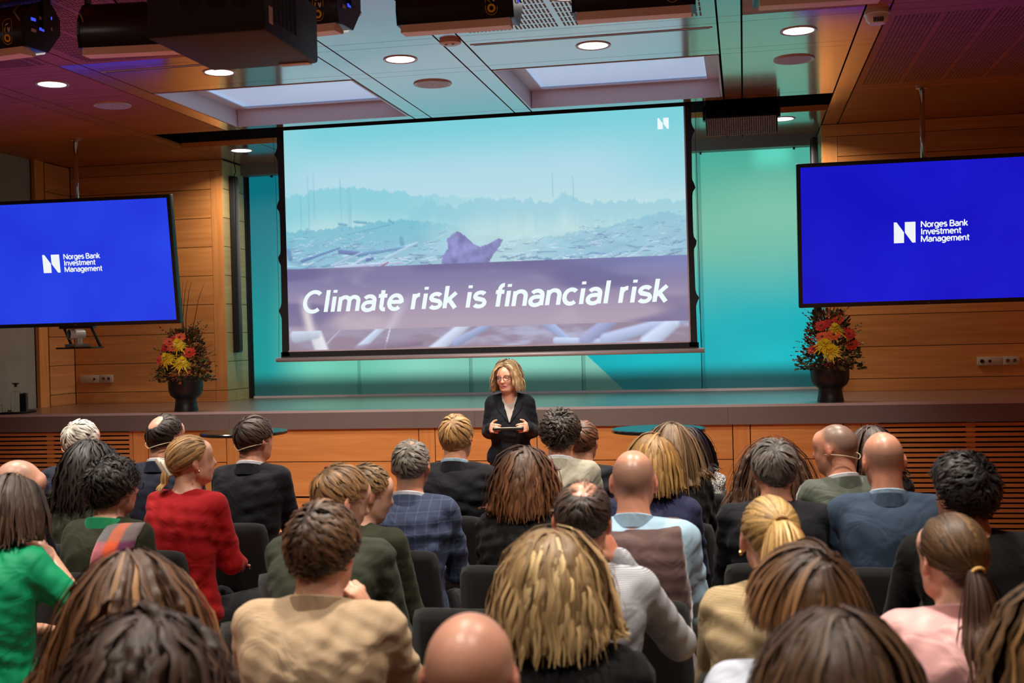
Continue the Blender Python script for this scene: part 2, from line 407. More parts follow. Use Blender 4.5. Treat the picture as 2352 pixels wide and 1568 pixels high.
# coffers: white panels, the screen's bluish reflection put in as a faint glow
M_COFFER_GLOW = emit('coffer_reflection_glow', srgb(160, 194, 230), .6); M_COFFER_GLOW.node_tree.nodes['Principled BSDF'].inputs['Base Color'].default_value = (.7, .7, .72, 1)
for x0, x1 in ((-4.386, -2.78), (-1.744, -.118)):
    y0, y1 = 8.48, 10.03
    cf = empty('ceiling_coffer', ((x0 + x1) / 2, (y0 + y1) / 2, CEIL)); tag(cf, 'recessed white ceiling coffer %s' % ('beside the projector' if x0 < -3 else 'behind the smoke detector side, above the screen right half'), 'coffer', kind='structure')
    def cp(o): o.location = o.location - cf.location; o.parent = cf; return o
    t = .015
    cp(box('coffer_side', x0 + .01, x0 + .01 + t, y0 + .01, y1 - .01, CEIL - .004, CEIL + .33, M_LIPWHITE))
    cp(box('coffer_side', x1 - .01 - t, x1 - .01, y0 + .01, y1 - .01, CEIL - .004, CEIL + .33, M_LIPWHITE))
    cp(box('coffer_side', x0 + .03, x1 - .03, y0 + .01, y0 + .01 + t, CEIL - .004, CEIL + .33, M_LIPWHITE))
    cp(box('coffer_side', x0 + .03, x1 - .03, y1 - .01 - t, y1 - .01, CEIL - .004, CEIL + .33, M_LIPWHITE))
    for a in ((x0 + .03, x0 + .13, y0 + .03, y1 - .03), (x1 - .13, x1 - .03, y0 + .03, y1 - .03), (x0 + .132, x1 - .132, y1 - .07, y1 - .03), (x0 + .132, x1 - .132, y0 + .03, y0 + .07)):
        cp(box('coffer_ledge', *a, CEIL + .14, CEIL + .15, M_LIPWHITE))
    cp(box('coffer_panel', x0 + .03, x1 - .03, y0 + .03, y1 - .03, CEIL + .17, CEIL + .185, M_COFFER_GLOW))
    cp(lathe('sensor', [(0, 0), (.018, 0), (.018, .03), (0, .03)], M_PLATE, None, ((x0 + x1) / 2, y0 + .45, CEIL + .14), n=12))
# slotted acoustic field of the panels over the middle bays
V, F = [], []
def slots(x0, x1, y0, y1, nx, ny, pitch_gap=.25, sl=.012):
    px, py = (x1 - x0) / nx, (y1 - y0) / ny
    for i in range(nx):
        for j in range(ny):
            if i % 12 == 11: continue
            cx, cy = x0 + (i + .5) * px, y0 + (j + .5) * py
            a, b = px * .22, py * .38
            k = len(V); V.extend([(cx - a, cy - b, CEIL - .0012), (cx + a, cy - b, CEIL - .0012), (cx + a, cy + b, CEIL - .0012), (cx - a, cy + b, CEIL - .0012)])
            F.append((k, k + 3, k + 2, k + 1))
slots(-1.66, -.2, 5.98, 7.42, 58, 13)
M_SLOT = plain('slot_shadow_gap', srgb(120, 104, 96), .8)
tag(link('acoustic_slots', mesh('acoustic_slots', V, F, M_SLOT), ceil, tuple(-c for c in ceil.location)), kind='stuff')
V, F = [], []
slots(.96, 2.5, 7.75, 9.9, 60, 40); slots(-4.3, -2.85, 5.98, 7.42, 58, 24); slots(-7.0, -5.5, 5.98, 7.42, 58, 30); slots(-5.2, -4.6, 5.98, 7.42, 26, 30)
M_PERF = plain('perforation', srgb(96, 50, 30), .7)
tag(link('acoustic_perforation', mesh('acoustic_perforation', V, F, M_PERF), ceil, tuple(-c for c in ceil.location)), kind='stuff')
for x0, x1 in ((-1.70, -.17), (-4.34, -2.83)):
    sub(box('slot_diffuser', x0, x1, 7.72, 7.735, CEIL - .003, CEIL + .001, M_DARK, ceil), ceil)
    sub(box('slot_diffuser_rim', x0 - .02, x1 + .02, 7.705, 7.716, CEIL - .004, CEIL + .001, M_LIPWHITE, ceil), ceil)

# ---- downlights with their own lamps
M_LAMP = emit('lamp_lens', (1.0, .96, .9), 5.5)
M_RIM = plain('white_rim', srgb(190, 176, 170), .4)
dl0 = None
def downlight(x, y, label, group=None, power=DOWNLIGHT_W, spread=88):
    global dl0
    t = empty('downlight', (x, y, CEIL)); tag(t, label, 'downlight', group)
    if dl0 is None:
        dl0 = (lathe('rim', [(.098, -.003), (.116, -.006), (.119, .0), (.098, .0)], M_RIM, t, n=28), lathe('lens', [(0, -.002), (.098, -.002)], M_LAMP, t, n=28))
    else:
        for q in dl0: link(q.name.split('.')[0], q.data, t)
    la = bpy.data.lights.new('lamp', 'AREA'); la.shape = 'DISK'; la.size = .2; la.energy = power; la.color = (1.0, .90, .78); la.spread = R_(spread)
    lo = bpy.data.objects.new('lamp', la); COL.objects.link(lo); lo.parent = t; lo.location = (0, 0, -.012)
    return t
DLX = [-4.90, -3.60, -2.27, -.94, .39]
for i, x in enumerate(DLX): downlight(x, 7.97, 'round recessed downlight ' + ('nearest the concrete wall, over the seats', 'before the coffer beside the projector', 'between the two coffers, before the flat loudspeaker', 'before the coffer over the slotted panel', 'on the strip side near the smoke detector')[i], None, DOWNLIGHT_W * 1.35)
for i, x in enumerate((-4.88, .39)): downlight(x, 11.28, 'round downlight behind the screen slot, %s' % ('by the left loudspeaker column' if i == 0 else 'by the right loudspeaker column'), None, DOWNLIGHT_W * 1.5, 150)
for r, y in enumerate((6.74, 5.1, 3.4, 1.7, 0.0, -1.8)):
    for i, x in enumerate(DLX):
        if y > 6 or True: downlight(x, y, 'round recessed downlight over the audience seating', 'downlights over the audience', DOWNLIGHT_W * (1.2 if y > 6 else 1.25 if y > 2 else .6 if y > 1 else .12))
# ================================================================== projection screen
def paint(W, H):
    """the projected slide: misty felled forest, a blurred band, bleached wood along the foot"""
    rg = np.random.RandomState(7)
    yy, xx = np.mgrid[0:H, 0:W].astype(np.float32)
    u, v = xx / W, yy / H                                   # v grows downwards
    def L(c): return np.array(srgb(*c), np.float32)
    def lerp(a, b, t): return a + (b - a) * t[..., None]
    def ss(a, b, t): q = np.clip((t - a) / (b - a), 0, 1); return q * q * (3 - 2 * q)
    def noise(sx, sy, seed):
        r = np.random.RandomState(seed).rand(int(sy) + 3, int(sx) + 3).astype(np.float32)
        fx, fy = u * sx, v * sy; ix, iy = fx.astype(int), fy.astype(int); tx, ty = ss(0, 1, fx - ix), ss(0, 1, fy - iy)
        a = r[iy, ix] * (1 - tx) + r[iy, ix + 1] * tx; b = r[iy + 1, ix] * (1 - tx) + r[iy + 1, ix + 1] * tx
        return a * (1 - ty) + b * ty
    def fbm(sx, sy, seed, o=4): return sum(noise(sx * 2 ** k, sy * 2 ** k, seed + k) / 2 ** k for k in range(o)) / (2 - 2.0 ** (1 - o))
    sky = lerp(lerp(np.broadcast_to(L((122, 208, 220)), (H, W, 3)), np.broadcast_to(L((178, 218, 232)), (H, W, 3)), ss(.0, .26, v)), np.broadcast_to(L((196, 228, 228)), (H, W, 3)), ss(.25, .5, v))
    sky = lerp(sky, np.broadcast_to(L((126, 210, 220)), (H, W, 3)), .55 * ss(.75, 1.0, u) * (1 - ss(.2, .45, v)))
    sky = lerp(sky, np.broadcast_to(L((150, 214, 222)), (H, W, 3)), .5 * (1 - ss(0, .1, u)))
    im = sky.copy()
    def ridge(h, c, fade, seed, rough, amt):
        nonlocal im
        top = h(u[0]) + rough * (np.interp(u[0], np.linspace(0, 1, 90), np.random.RandomState(seed).rand(90)) - .5) + rough * .6 * (np.interp(u[0], np.linspace(0, 1, 260), np.random.RandomState(seed + 1).rand(260)) - .5)
        m = ss(-.003, .003, v - top[None, :]) * (1 - ss(top[None, :] + fade * .25, top[None, :] + fade, v)) * amt(u)
        im = lerp(im, np.broadcast_to(L(c), im.shape), m)
    ridge(lambda t: np.interp(t, [0, .06, .15, .22, .3, .45, .6], [.30, .285, .27, .285, .305, .34, .37]), (134, 205, 218), .24, 3, .022, lambda q: .85 * (1 - ss(.25, .62, q)))
    ridge(lambda t: np.interp(t, [.28, .34, .355, .38, .40, .44, .52, .6, .66, .70, .72, .75, .8, .9, 1], [.4, .375, .345, .335, .36, .385, .345, .365, .38, .35, .34, .375, .385, .40, .39]), (140, 200, 218), .16, 11, .03, lambda q: .6 * ss(.3, .36, q))
    ridge(lambda t: np.interp(t, [0, .1, .2, .26, .33, .4, .5], [.465, .455, .44, .425, .435, .445, .5]), (112, 186, 208), .3, 21, .02, lambda q: .8 * (1 - ss(.3, .5, q)))
    ridge(lambda t: np.interp(t, [.5, .62, .7, .8, .88, .94, 1], [.55, .55, .52, .50, .47, .44, .47]), (126, 186, 212), .3, 31, .02, lambda q: .55 * ss(.55, .72, q))
    gr = ss(.44, .6, v)
    im = lerp(im, np.broadcast_to(L((140, 182, 210)), im.shape), .55 * gr * (1 - .35 * np.exp(-((u - .6) / .12) ** 2)))
    n = fbm(26, 40, 40, 3)
    im *= (1 + (gr * .34 * (n - .5))[..., None])
    for q, (x, y0, y1) in enumerate(((.06, .21, .47), (.075, .2, .41), (.17, .27, .48), (.145, .23, .47), (.165, .27, .47), (.68, .25, .36), (.73, .27, .38), (.04, .3, .46))):
        im = lerp(im, np.broadcast_to(L((110, 170, 190)), im.shape), .45 * np.exp(-((u - x - .01 * (v - y0)) / .0012) ** 2) * (v > y0) * (v < y1))
    def seg(x0, y0, x1, y1, w0, w1, c, a=1.0):
        nonlocal im
        asp = W / H
        lo, hi = (max(0, int(min(x0, x1) * W - 8)), max(0, int(min(y0, y1) * H - 10))), (min(W, int(max(x0, x1) * W + 9)), min(H, int(max(y0, y1) * H + 11)))
        if hi[0] <= lo[0] or hi[1] <= lo[1]: return
        U, Vv = u[lo[1]:hi[1], lo[0]:hi[0]] * asp, v[lo[1]:hi[1], lo[0]:hi[0]]
        ax, bx = x0 * asp, x1 * asp
        t = np.clip(((U - ax) * (bx - ax) + (Vv - y0) * (y1 - y0)) / ((bx - ax) ** 2 + (y1 - y0) ** 2 + 1e-9), 0, 1)
        d = np.hypot(U - ax - t * (bx - ax), Vv - y0 - t * (y1 - y0)); wd = w0 + (w1 - w0) * t
        m = a * (1 - ss(.6, 1.15, d / wd)); side = (Vv - y0 - t * (y1 - y0)) / wd
        cc = L(c)[None, None, :] * (1 - .35 * np.clip(side, -1, 1))[..., None]
        s_ = im[lo[1]:hi[1], lo[0]:hi[0]]; im[lo[1]:hi[1], lo[0]:hi[0]] = s_ + (cc - s_) * m[..., None]
    light, dark = [(206, 224, 240), (190, 214, 234), (176, 204, 228)], [(104, 142, 186), (116, 158, 194), (120, 132, 176)]
    for k in range(420):                                    # scattered timber, finer and paler with distance
        near = rg.rand() ** .8; y = .44 + .2 * near; x = rg.rand()
        if abs(x - .46) < .07 and y > .52: continue
        if .42 < x < .72 and y < .53: continue
        ln = (.01 + .05 * near * rg.rand()); an = rg.uniform(-.7, .35)
        c = light[rg.randint(3)] if rg.rand() < .55 else dark[rg.randint(3)]
        seg(x, y, x + ln * math.cos(an), y + ln * math.sin(an) * 1.2, .0015 + .005 * near * rg.rand(), .001 + .003 * near * rg.rand(), c, .28 + .5 * near)
    for a in ((.04, .70, .14, .615, .008, .004, (104, 130, 182), .9), (.14, .64, .19, .665, .010, .012, (112, 124, 178), .9), (.19, .67, .34, .62, .011, .003, (110, 146, 192), .8),
              (.12, .74, .20, .65, .006, .003, (176, 196, 226), .9), (.16, .76, .22, .67, .006, .003, (196, 212, 236), .9), (.13, .755, .30, .735, .009, .005, (184, 196, 224), .95),
              (.06, .765, .2, .775, .009, .006, (150, 150, 190), .95), (.26, .70, .34, .60, .010, .006, (176, 208, 228), .8), (.21, .71, .225, .70, .009, .007, (96, 118, 170), .9),
              (.24, .77, .265, .73, .006, .003, (150, 96, 120), .9), (.30, .56, .302, .60, .011, .012, (110, 160, 190), .7), (.005, .62, .01, .68, .012, .012, (104, 142, 186), .8),
              (.18, .43, .21, .44, .006, .007, (106, 168, 190), .8), (.14, .44, .16, .45, .006, .006, (106, 168, 190), .8), (.27, .43, .28, .45, .006, .006, (106, 168, 190), .8), (.16, .52, .27, .46, .004, .006, (118, 176, 204), .7)):
        a = list(a); a[1] = .42 + (a[1] - .42) * .62; a[3] = .42 + (a[3] - .42) * .62; seg(*a)
    # the big stump
    asp = W / H
    poly = [(.405, .80), (.398, .68), (.404, .63), (.418, .60), (.416, .565), (.430, .545), (.444, .535), (.462, .555), (.480, .585), (.498, .60), (.520, .59), (.545, .57), (.556, .575), (.548, .60), (.532, .63), (.52, .66), (.524, .70), (.524, .80)]
    poly = [(x_, .488 + (y_ - .535) * 1.12) for x_, y_ in poly]
    ins = np.zeros((H, W), bool)
    for k in range(len(poly)):
        (xa, ya), (xb, yb) = poly[k], poly[(k + 1) % len(poly)]
        ins ^= ((ya > v) != (yb > v)) & (u < (xb - xa) * (v - ya) / (yb - ya + 1e-9) + xa)
    sh = .72 + .7 * (fbm(60, 34, 77, 3) - .5) + .22 * (1 - ss(.54, .7, v))
    im = np.where(ins[..., None], L((136, 138, 190))[None, None] * sh[..., None] * 1.15, im)
    # the foot of the slide: pale logs over purple-brown litter
    fz = ss(.775, .8, v)
    lit = lerp(np.broadcast_to(L((150, 132, 152)), im.shape), np.broadcast_to(L((176, 178, 206)), im.shape), ss(.35, .75, fbm(14, 26, 90, 4)) * (.35 + .65 * ss(.3, .6, u)))
    im = lerp(im, lit, fz)
    for a in ((.05, .82, .09, 1.02, .03, .034, (222, 222, 232), 1), (.18, 1.0, .30, .82, .02, .012, (196, 208, 232), 1), (.37, 1.02, .50, .84, .03, .02, (200, 210, 234), 1), (.43, .98, .52, .9, .02, .016, (156, 168, 206), 1),
              (.62, .84, .72, 1.0, .03, .014, (160, 176, 216), 1), (.68, .98, .82, .99, .016, .012, (186, 200, 230), 1), (.75, .98, .83, .88, .03, .03, (158, 164, 204), 1), (.8, .98, .98, .9, .03, .024, (176, 190, 224), 1),
              (.9, 1.0, .96, .92, .04, .03, (196, 210, 236), 1), (.02, .93, .07, .92, .035, .03, (196, 208, 226), .9), (.25, 1.0, .27, .88, .004, .003, (220, 224, 236), .8), (.1, .97, .14, .9, .004, .003, (196, 196, 216), .7), (.16, 1.0, .34, .97, .02, .02, (140, 120, 146), .8)):
        seg(*a)
    # the blurred strip behind the caption
    y0, y1 = int(.634 * H), int(.913 * H)
    src = im[y0:y1].copy()
    base = lerp(np.broadcast_to(L((128, 124, 166)), src.shape), np.broadcast_to(L((176, 158, 178)), src.shape), ss(.1, .95, (v[y0:y1] - .634) / .28))
    b1 = fbm(7, 9, 120, 3)[y0:y1]; b2 = fbm(4, 11, 150, 2)[y0:y1]
    blur = lerp(base, np.broadcast_to(L((192, 178, 192)), src.shape), .75 * ss(.5, .8, b1))
    blur = lerp(blur, np.broadcast_to(L((104, 98, 146)), src.shape), .75 * ss(.52, .8, b2))
    blur = lerp(blur, np.broadcast_to(L((136, 152, 206)), src.shape), .6 * ss(.6, 1, u[y0:y1]) * (1 - ss(.6, .75, v[y0:y1])))
    blur = lerp(blur, np.broadcast_to(L((232, 222, 226)), src.shape), .8 * np.exp(-((u[y0:y1] - .045 - .12 * (v[y0:y1] - .8)) / .012) ** 2) * ss(.72, .85, v[y0:y1]))
    blur = lerp(blur, np.broadcast_to(L((206, 196, 214)), src.shape), .6 * np.exp(-((u[y0:y1] - .30 + .35 * (v[y0:y1] - .8)) / .014) ** 2) * ss(.74, .86, v[y0:y1]))
    im[y0:y1] = blur
    return im
sx0, sx1, sy, sz0, sz1 = -4.068, -.462, 10.35, 1.69, 3.69
scr = empty('projection_screen', ((sx0 + sx1) / 2, sy, sz0)); tag(scr, 'large roll-down projection screen showing a misty felled forest slide above the stage', 'projection screen')
W_, H_ = 420, 236
im = paint(W_, H_)
gx, gz = np.meshgrid(np.linspace(sx0, sx1, W_) - (sx0 + sx1) / 2, np.linspace(sz1, sz0, H_) - sz0)
Vs = np.stack([gx, np.zeros_like(gx), gz], -1).reshape(-1, 3)
ii = (np.arange(H_ - 1)[:, None] * W_ + np.arange(W_ - 1)[None, :]).ravel()
Fs = np.stack([ii, ii + W_, ii + W_ + 1, ii + 1], 1)
M_SLIDE = vcol('projected_picture', rough=.8, spec=.1, emission=1.0)
link('picture', mesh('picture', Vs, Fs, M_SLIDE, True, col=im.reshape(-1, 3)), scr)
M_CAPT = emit('projected_white', srgb(236, 248, 250), 1.0)
cxs = (sx0 + sx1) / 2
def arc(cx, cy, rx, ry, a0, a1, n=14): return [(cx + rx * math.cos(R_(a0 + (a1 - a0) * k / n)), cy + ry * math.sin(R_(a0 + (a1 - a0) * k / n))) for k in range(n + 1)]
# grotesque letters as stroke centre lines: x-height .52, cap height .72, ascender .75 (advance, strokes, dots)
def hump(x, w, h=.52): r = w / 2; return [(x, 0), (x, h - .02)], arc(x + r, h - .04 - r * .9, r, r * .95, 165, 0, 10) + [(x + w, 0)]
GL = {
 'C': (.70, [arc(.36, .36, .29, .34, 48, 312, 22)]), 'B': (.62, [[(.09, 0), (.09, .72)], [(.09, .69), (.32, .69)] + arc(.33, .53, .16, .16, 90, -90, 8) + [(.09, .37)], [(.09, .37), (.34, .37)] + arc(.36, .2, .18, .17, 90, -90, 8) + [(.09, .03)]]),
 'N': (.72, [[(.09, 0), (.09, .72)], [(.10, .70), (.60, .02)], [(.61, 0), (.61, .72)]]), 'I': (.26, [[(.12, 0), (.12, .72)]]), 'M': (.86, [[(.09, 0), (.09, .72)], [(.10, .70), (.42, .06), (.74, .70)], [(.75, 0), (.75, .72)]]),
 'l': (.23, [[(.11, 0), (.11, .75)]]), 'i': (.23, [[(.11, 0), (.11, .52)], [(.11, .65), (.11, .745)]]), 'm': (.80, [hump(.09, .30)[0], hump(.09, .30)[1], hump(.39, .30)[1]]), 'n': (.53, [hump(.09, .34)[0], hump(.09, .34)[1]]),
 'r': (.34, [[(.09, 0), (.09, .52)], arc(.26, .30, .17, .185, 170, 88, 8)]), 'a': (.52, [arc(.25, .34, .17, .15, 150, 0, 10) + [(.42, 0)], [(.42, .29), (.27, .29)] + arc(.22, .15, .15, .135, 95, 275, 10) + arc(.26, .19, .16, .17, 280, 350, 6)]),
 't': (.33, [[(.15, .68), (.15, .15)] + arc(.26, .14, .11, .115, 180, 285, 8), [(.02, .49), (.30, .49)]]), 'e': (.53, [[(.06, .27), (.46, .27)] + arc(.265, .26, .20, .235, 0, 315, 22)]), 's': (.46, [arc(.23, .375, .155, .12, 30, 190, 10) + [(.12, .30), (.35, .24)] + arc(.23, .145, .165, .12, 20, -150, 10)]),
 'k': (.48, [[(.09, 0), (.09, .75)], [(.10, .20), (.40, .52)], [(.20, .29), (.43, 0)]]), 'f': (.31, [[(.13, 0), (.13, .60)] + arc(.25, .58, .12, .14, 180, 85, 8), [(.01, .49), (.28, .49)]]), 'c': (.50, [arc(.265, .26, .20, .235, 45, 315, 18)]),
 'o': (.54, [arc(.27, .26, .205, .235, 0, 360, 26)]), 'g': (.55, [arc(.26, .27, .195, .23, 0, 360, 24), [(.46, .52), (.46, -.04)] + arc(.27, -.04, .19, .135, 0, -150, 12)]), 'v': (.48, [[(.03, .53), (.24, .02), (.45, .53)]])}
_lm = {}
def letters(body, size, width, mat, parent, loc, weight=.105, shear=0.0, gap=.0):
    """flat stroke lettering on an upright surface facing -y, one object for each letter; width: total, None = natural"""
    tot = sum((GL[c][0] if c != ' ' else .24) + gap for c in body); fx = 1.0 if width is None else width / (tot * size); x = 0.0
    for ch in body:
        if ch == ' ': x += .24 + gap; continue
        key = (ch, size, round(fx, 3), weight, shear, mat.name)
        if key not in _lm:
            V, F = [], []; w = weight / 2
            for q, st in enumerate(GL[ch][1]):
                p = np.array(st, float); t = np.gradient(p, axis=0); t /= np.linalg.norm(t, axis=1, keepdims=True) + 1e-9; nn = np.stack([-t[:, 1], t[:, 0]], 1); b0 = len(V)
                for k in range(len(p)):
                    sc_ = 1.0
                    if 0 < k < len(p) - 1:
                        d0 = p[k] - p[k - 1]; d0 /= np.linalg.norm(d0) + 1e-9; sc_ = 1 / max(.45, abs(d0 @ t[k]))
                    for sg in (1, -1): a_ = p[k] + nn[k] * w * sg * sc_; V.append(((a_[0] + shear * a_[1]) * size * fx, -.0004 * q, a_[1] * size))
                for k in range(len(p) - 1): F.append((b0 + 2 * k, b0 + 2 * k + 1, b0 + 2 * k + 3, b0 + 2 * k + 2))
            _lm[key] = mesh('letter_' + ch, V, F, mat)
        link('letter', _lm[key], parent, (loc[0] + x * size * fx, loc[1], loc[2])); x += GL[ch][0] + gap
letters('Climate risk is financial risk', .262, 3.30, M_CAPT, scr, (-1.675, -.004, .342), .134, .17)
def n_logo(size, mat, parent, loc, rot):
    s = size
    V = [(0, 0), (.47, 0), (.47, .50), (.13, 1), (0, 1), (.51, .50), (.85, 0), (1, 0), (1, 1), (.51, 1)]
    return link('n_emblem', mesh('n_emblem', [(a * s, b * s, 0) for a, b in V], [(0, 1, 2, 3, 4), (5, 6, 7, 8, 9)], mat), parent, loc, rot)
n_logo(.095, M_CAPT, scr, (1.58, -.004, 1.815), (R_(90), 0, 0))
# black border with the scalloped tension edges
M_BORDER = plain('black_screen_border', (.006, .006, .008), .7)
def edge(sgn):
    pts_in, pts_out = [], []
    n = 60
    for k in range(n + 1):
        z = -.05 + (2.03 + .05) * k / n
        ph = ((z + .35) / .475) % 1.0
        bulge = math.exp(-((ph - .5) / .07) ** 2) * .03
        o = .055 + .028 * abs(k / n - .55) ** 1.2 + bulge
        pts_in.append((sgn * (sx1 - sx0) / 2, 0, z)); pts_out.append((sgn * ((sx1 - sx0) / 2 + o), 0, z))
    V = pts_in + pts_out; m = n + 1
    V2 = [(a, .006, c) for a, b, c in V]; nn = len(V)
    F = [(k, k + 1, m + k + 1, m + k) for k in range(n)] + [(nn + k, nn + m + k, nn + m + k + 1, nn + k + 1) for k in range(n)] + [(m + k, m + k + 1, nn + m + k + 1, nn + m + k) for k in range(n)]
    link('border_edge', mesh('border_edge', [(a, b - .003, c) for a, b, c in V + V2], F, M_BORDER), scr)
    tube('tension_cord', [(sgn * ((sx1 - sx0) / 2 + (.105 if k in (0, 4) else .088)), .004, -.06 + 2.1 * k / 4) for k in range(5)], .0016, M_BORDER, scr, n=4)
edge(-1); edge(1)
hw = (sx1 - sx0) / 2
M_LIP = plain('pale_screen_rim', srgb(206, 190, 200), .5)
o = box('border_foot', -hw - .08, hw + .08, -.003, .006, -.062, -.012, M_BORDER, scr)
o = box('picture_rim', -hw - .006, hw + .006, -.005, .002, -.012, 0.0, M_LIP, scr)
o = box('picture_rim', hw, hw + .012, -.005, .002, -.012, 2.0, M_LIP, scr)
tube('bottom_bar', [(-hw - .125, 0, -.082), (hw + .125, 0, -.082)], .021, M_ALU, scr, n=12)
o = box('roller_case', -hw - .1, hw + .1, -.02, .2, 2.14, 2.34, M_BLACKM, scr)
for s_ in (-1, 0, 1): tube('hanger', [(s_ * 1.4, .09, 2.33), (s_ * 1.4, .09, 2.575)], .02, M_BLACKM, scr, n=8)
o = box('screen_head', -hw - .08, hw + .08, -.001, .004, 2.0, 2.16, M_BORDER, scr)

# ================================================================== wall-size displays on ceiling poles
def tv_mat(name, ca, cb):
    m, N, L, b = _new(name)
    tc = N.new('ShaderNodeTexCoord'); nz = N.new('ShaderNodeTexNoise'); nz.inputs['Scale'].default_value = 1.6; nz.inputs['Detail'].default_value = 1
    L.new(tc.outputs['Object'], nz.inputs['Vector'])
    mx = N.new('ShaderNodeMix'); mx.data_type = 'RGBA'; mx.inputs[6].default_value = (*srgb(*ca), 1); mx.inputs[7].default_value = (*srgb(*cb), 1)
    L.new(nz.outputs['Fac'], mx.inputs[0]); L.new(mx.outputs[2], b.inputs['Emission Color']); b.inputs['Emission Strength'].default_value = 1.0
    b.inputs['Base Color'].default_value = (.01, .01, .012, 1); b.inputs['Roughness'].default_value = .25
    return m
M_TVS = (tv_mat('blue_display', (22, 42, 208), (40, 74, 238)), tv_mat('deep_blue_display', (4, 4, 178), (24, 32, 216))); M_TVW = emit('display_white', srgb(238, 244, 246), 1.0)
TW, TH, TT = 2.02, 1.165, .075
def display(x, y, zc, rz, label, M_TV):
    t = empty('display', (x, y, zc), rz); tag(t, label, 'display')
    tilt = R_(7.5)
    hd = empty('head', (0, 0, 0), 0, t); hd.rotation_euler = (tilt, 0, 0); hd.name = 'display_body'
    c = bevbox('case', TW, TT, TH, .008, M_BLACK, hd, (0, TT / 2, 0))
    s = mesh('panel', [(-TW / 2 + .032, -.0015, -TH / 2 + .036), (TW / 2 - .032, -.0015, -TH / 2 + .036), (TW / 2 - .032, -.0015, TH / 2 - .032), (-TW / 2 + .032, -.0015, TH / 2 - .032)], [(0, 1, 2, 3)], M_TV)
    link('panel', s, hd)
    n_logo(.165, M_TVW, hd, (-.262, -.004, -.083), (R_(90), 0, 0))
    for k, ln in enumerate(('Norges Bank', 'Investment', 'Management')):
        letters(ln, .066, None, M_TVW, hd, (-.058, -.004, .036 - k * .0575), .135, 0.0, -.012)
    text('maker_mark', 'NEC', .011, MT.get('grey_mark') or plain('grey_mark', (.3, .3, .3), .4), hd, (-.01, -.002, -TH / 2 + .012), (R_(90), 0, 0))
    bevbox('rear_hump', 1.2, .06, .7, .02, M_BLACK, hd, (0, TT + .03, 0))
    tube('pole', [(0, .16, .2), (0, .16, CEIL - zc)], .021, M_STEEL, t, n=16)
    lathe('ceiling_flange', [(0, 0), (.05, 0), (.05, -.012), (.021, -.02)], M_STEEL, t, (0, .16, CEIL - zc), n=20)
    bevbox('bracket', .3, .1, .4, .01, M_BLACKM, t, (0, .15, 0))
    return t
display(-6.02, 10.0, 2.54, R_(2.5), 'wide wall-size display on a steel pole above the water glasses and camera shelf', M_TVS[0])
display(1.452, 10.0, 2.515, R_(0), 'wide wall-size display on a steel pole hanging in front of the bare right wall', M_TVS[1])
# camera shelf under the left display
sh = empty('camera_shelf', (-6.05, 10.18, 1.765)); tag(sh, 'small black shelf hung on two straps below the blue display', 'shelf')
bevbox('shelf_plate', .36, .22, .016, .004, M_BLACKM, sh, (-.0, 0, 0))
tube('strap', [(-.11, .06, 0), (-.125, -.05, .19)], .014, M_BLACK, sh, n=6); tube('strap', [(.165, .08, 0), (.15, -.05, .19)], .014, M_BLACK, sh, n=6); box('strap_bar', -.15, .19, -.095, -.035, .178, .204, M_BLACK, sh)
cm = empty('conference_camera', (-6.07, 10.17, 1.774), R_(-35)); tag(cm, 'white round-lensed conference camera standing on the hanging shelf', 'camera')
M_CAMW = plain('camera_white', srgb(196, 194, 188), .35)
bevbox('foot', .24, .14, .028, .006, plain('camera_grey', srgb(120, 112, 104), .4), cm, (0, 0, .0145))
bevbox('arm', .035, .05, .06, .008, M_CAMW, cm, (0, .02, .055))
lathe('barrel', [(0, -.075), (.038, -.07), (.044, -.05), (.044, .02), (.048, .04), (.048, .075), (.042, .078)], M_CAMW, cm, (0, 0, .118), (R_(90), 0, 0), n=28)
lathe('lens', [(0, .0785), (.025, .0775), (.042, .074)], plain('lens_glass', (.003, .003, .004), .05), cm, (0, 0, .118), (R_(90), 0, 0), n=28)

# ================================================================== sockets
def socket(x0, x1, z0, z1, holes, label):
    t = empty('socket_plate', ((x0 + x1) / 2, YB, z0)); tag(t, label, 'socket')
    cx = (x0 + x1) / 2; h = z1 - z0; sp = x0 + (x1 - x0) * .6
    bevbox('cover', sp - x0 - .004, .014, h, .003, M_PLATE, t, ((x0 + sp) / 2 - cx, -.008, h / 2))
    bevbox('cover', x1 - sp - .002, .014, h, .003, M_PLATE, t, ((sp + x1) / 2 - cx, -.008, h / 2))
    M_H = MT.get('socket_well') or plain('socket_well', srgb(120, 86, 56), .5)
    for fx in (.72, .88): lathe('outlet', [(0, .0), (.016, .0), (.018, .003)], M_H, t, (x0 + (x1 - x0) * fx - cx, -.0155, h / 2), (R_(90), 0, 0), n=16)
    for fx, r in holes: lathe('jack', [(0, .0), (r, .0), (r, .003)], M_BLACK, t, (x0 + (x1 - x0) * fx - cx, -.0155, h / 2), (R_(90), 0, 0), n=14)
socket(-6.98, -6.592, 1.386, 1.468, ((.45, .012),), 'ivory socket plate with one black jack below the left display')
socket(2.103, 2.478, 1.386, 1.464, ((.12, .018), (.3, .014)), 'ivory socket plate with two black jacks on the right wood wall')

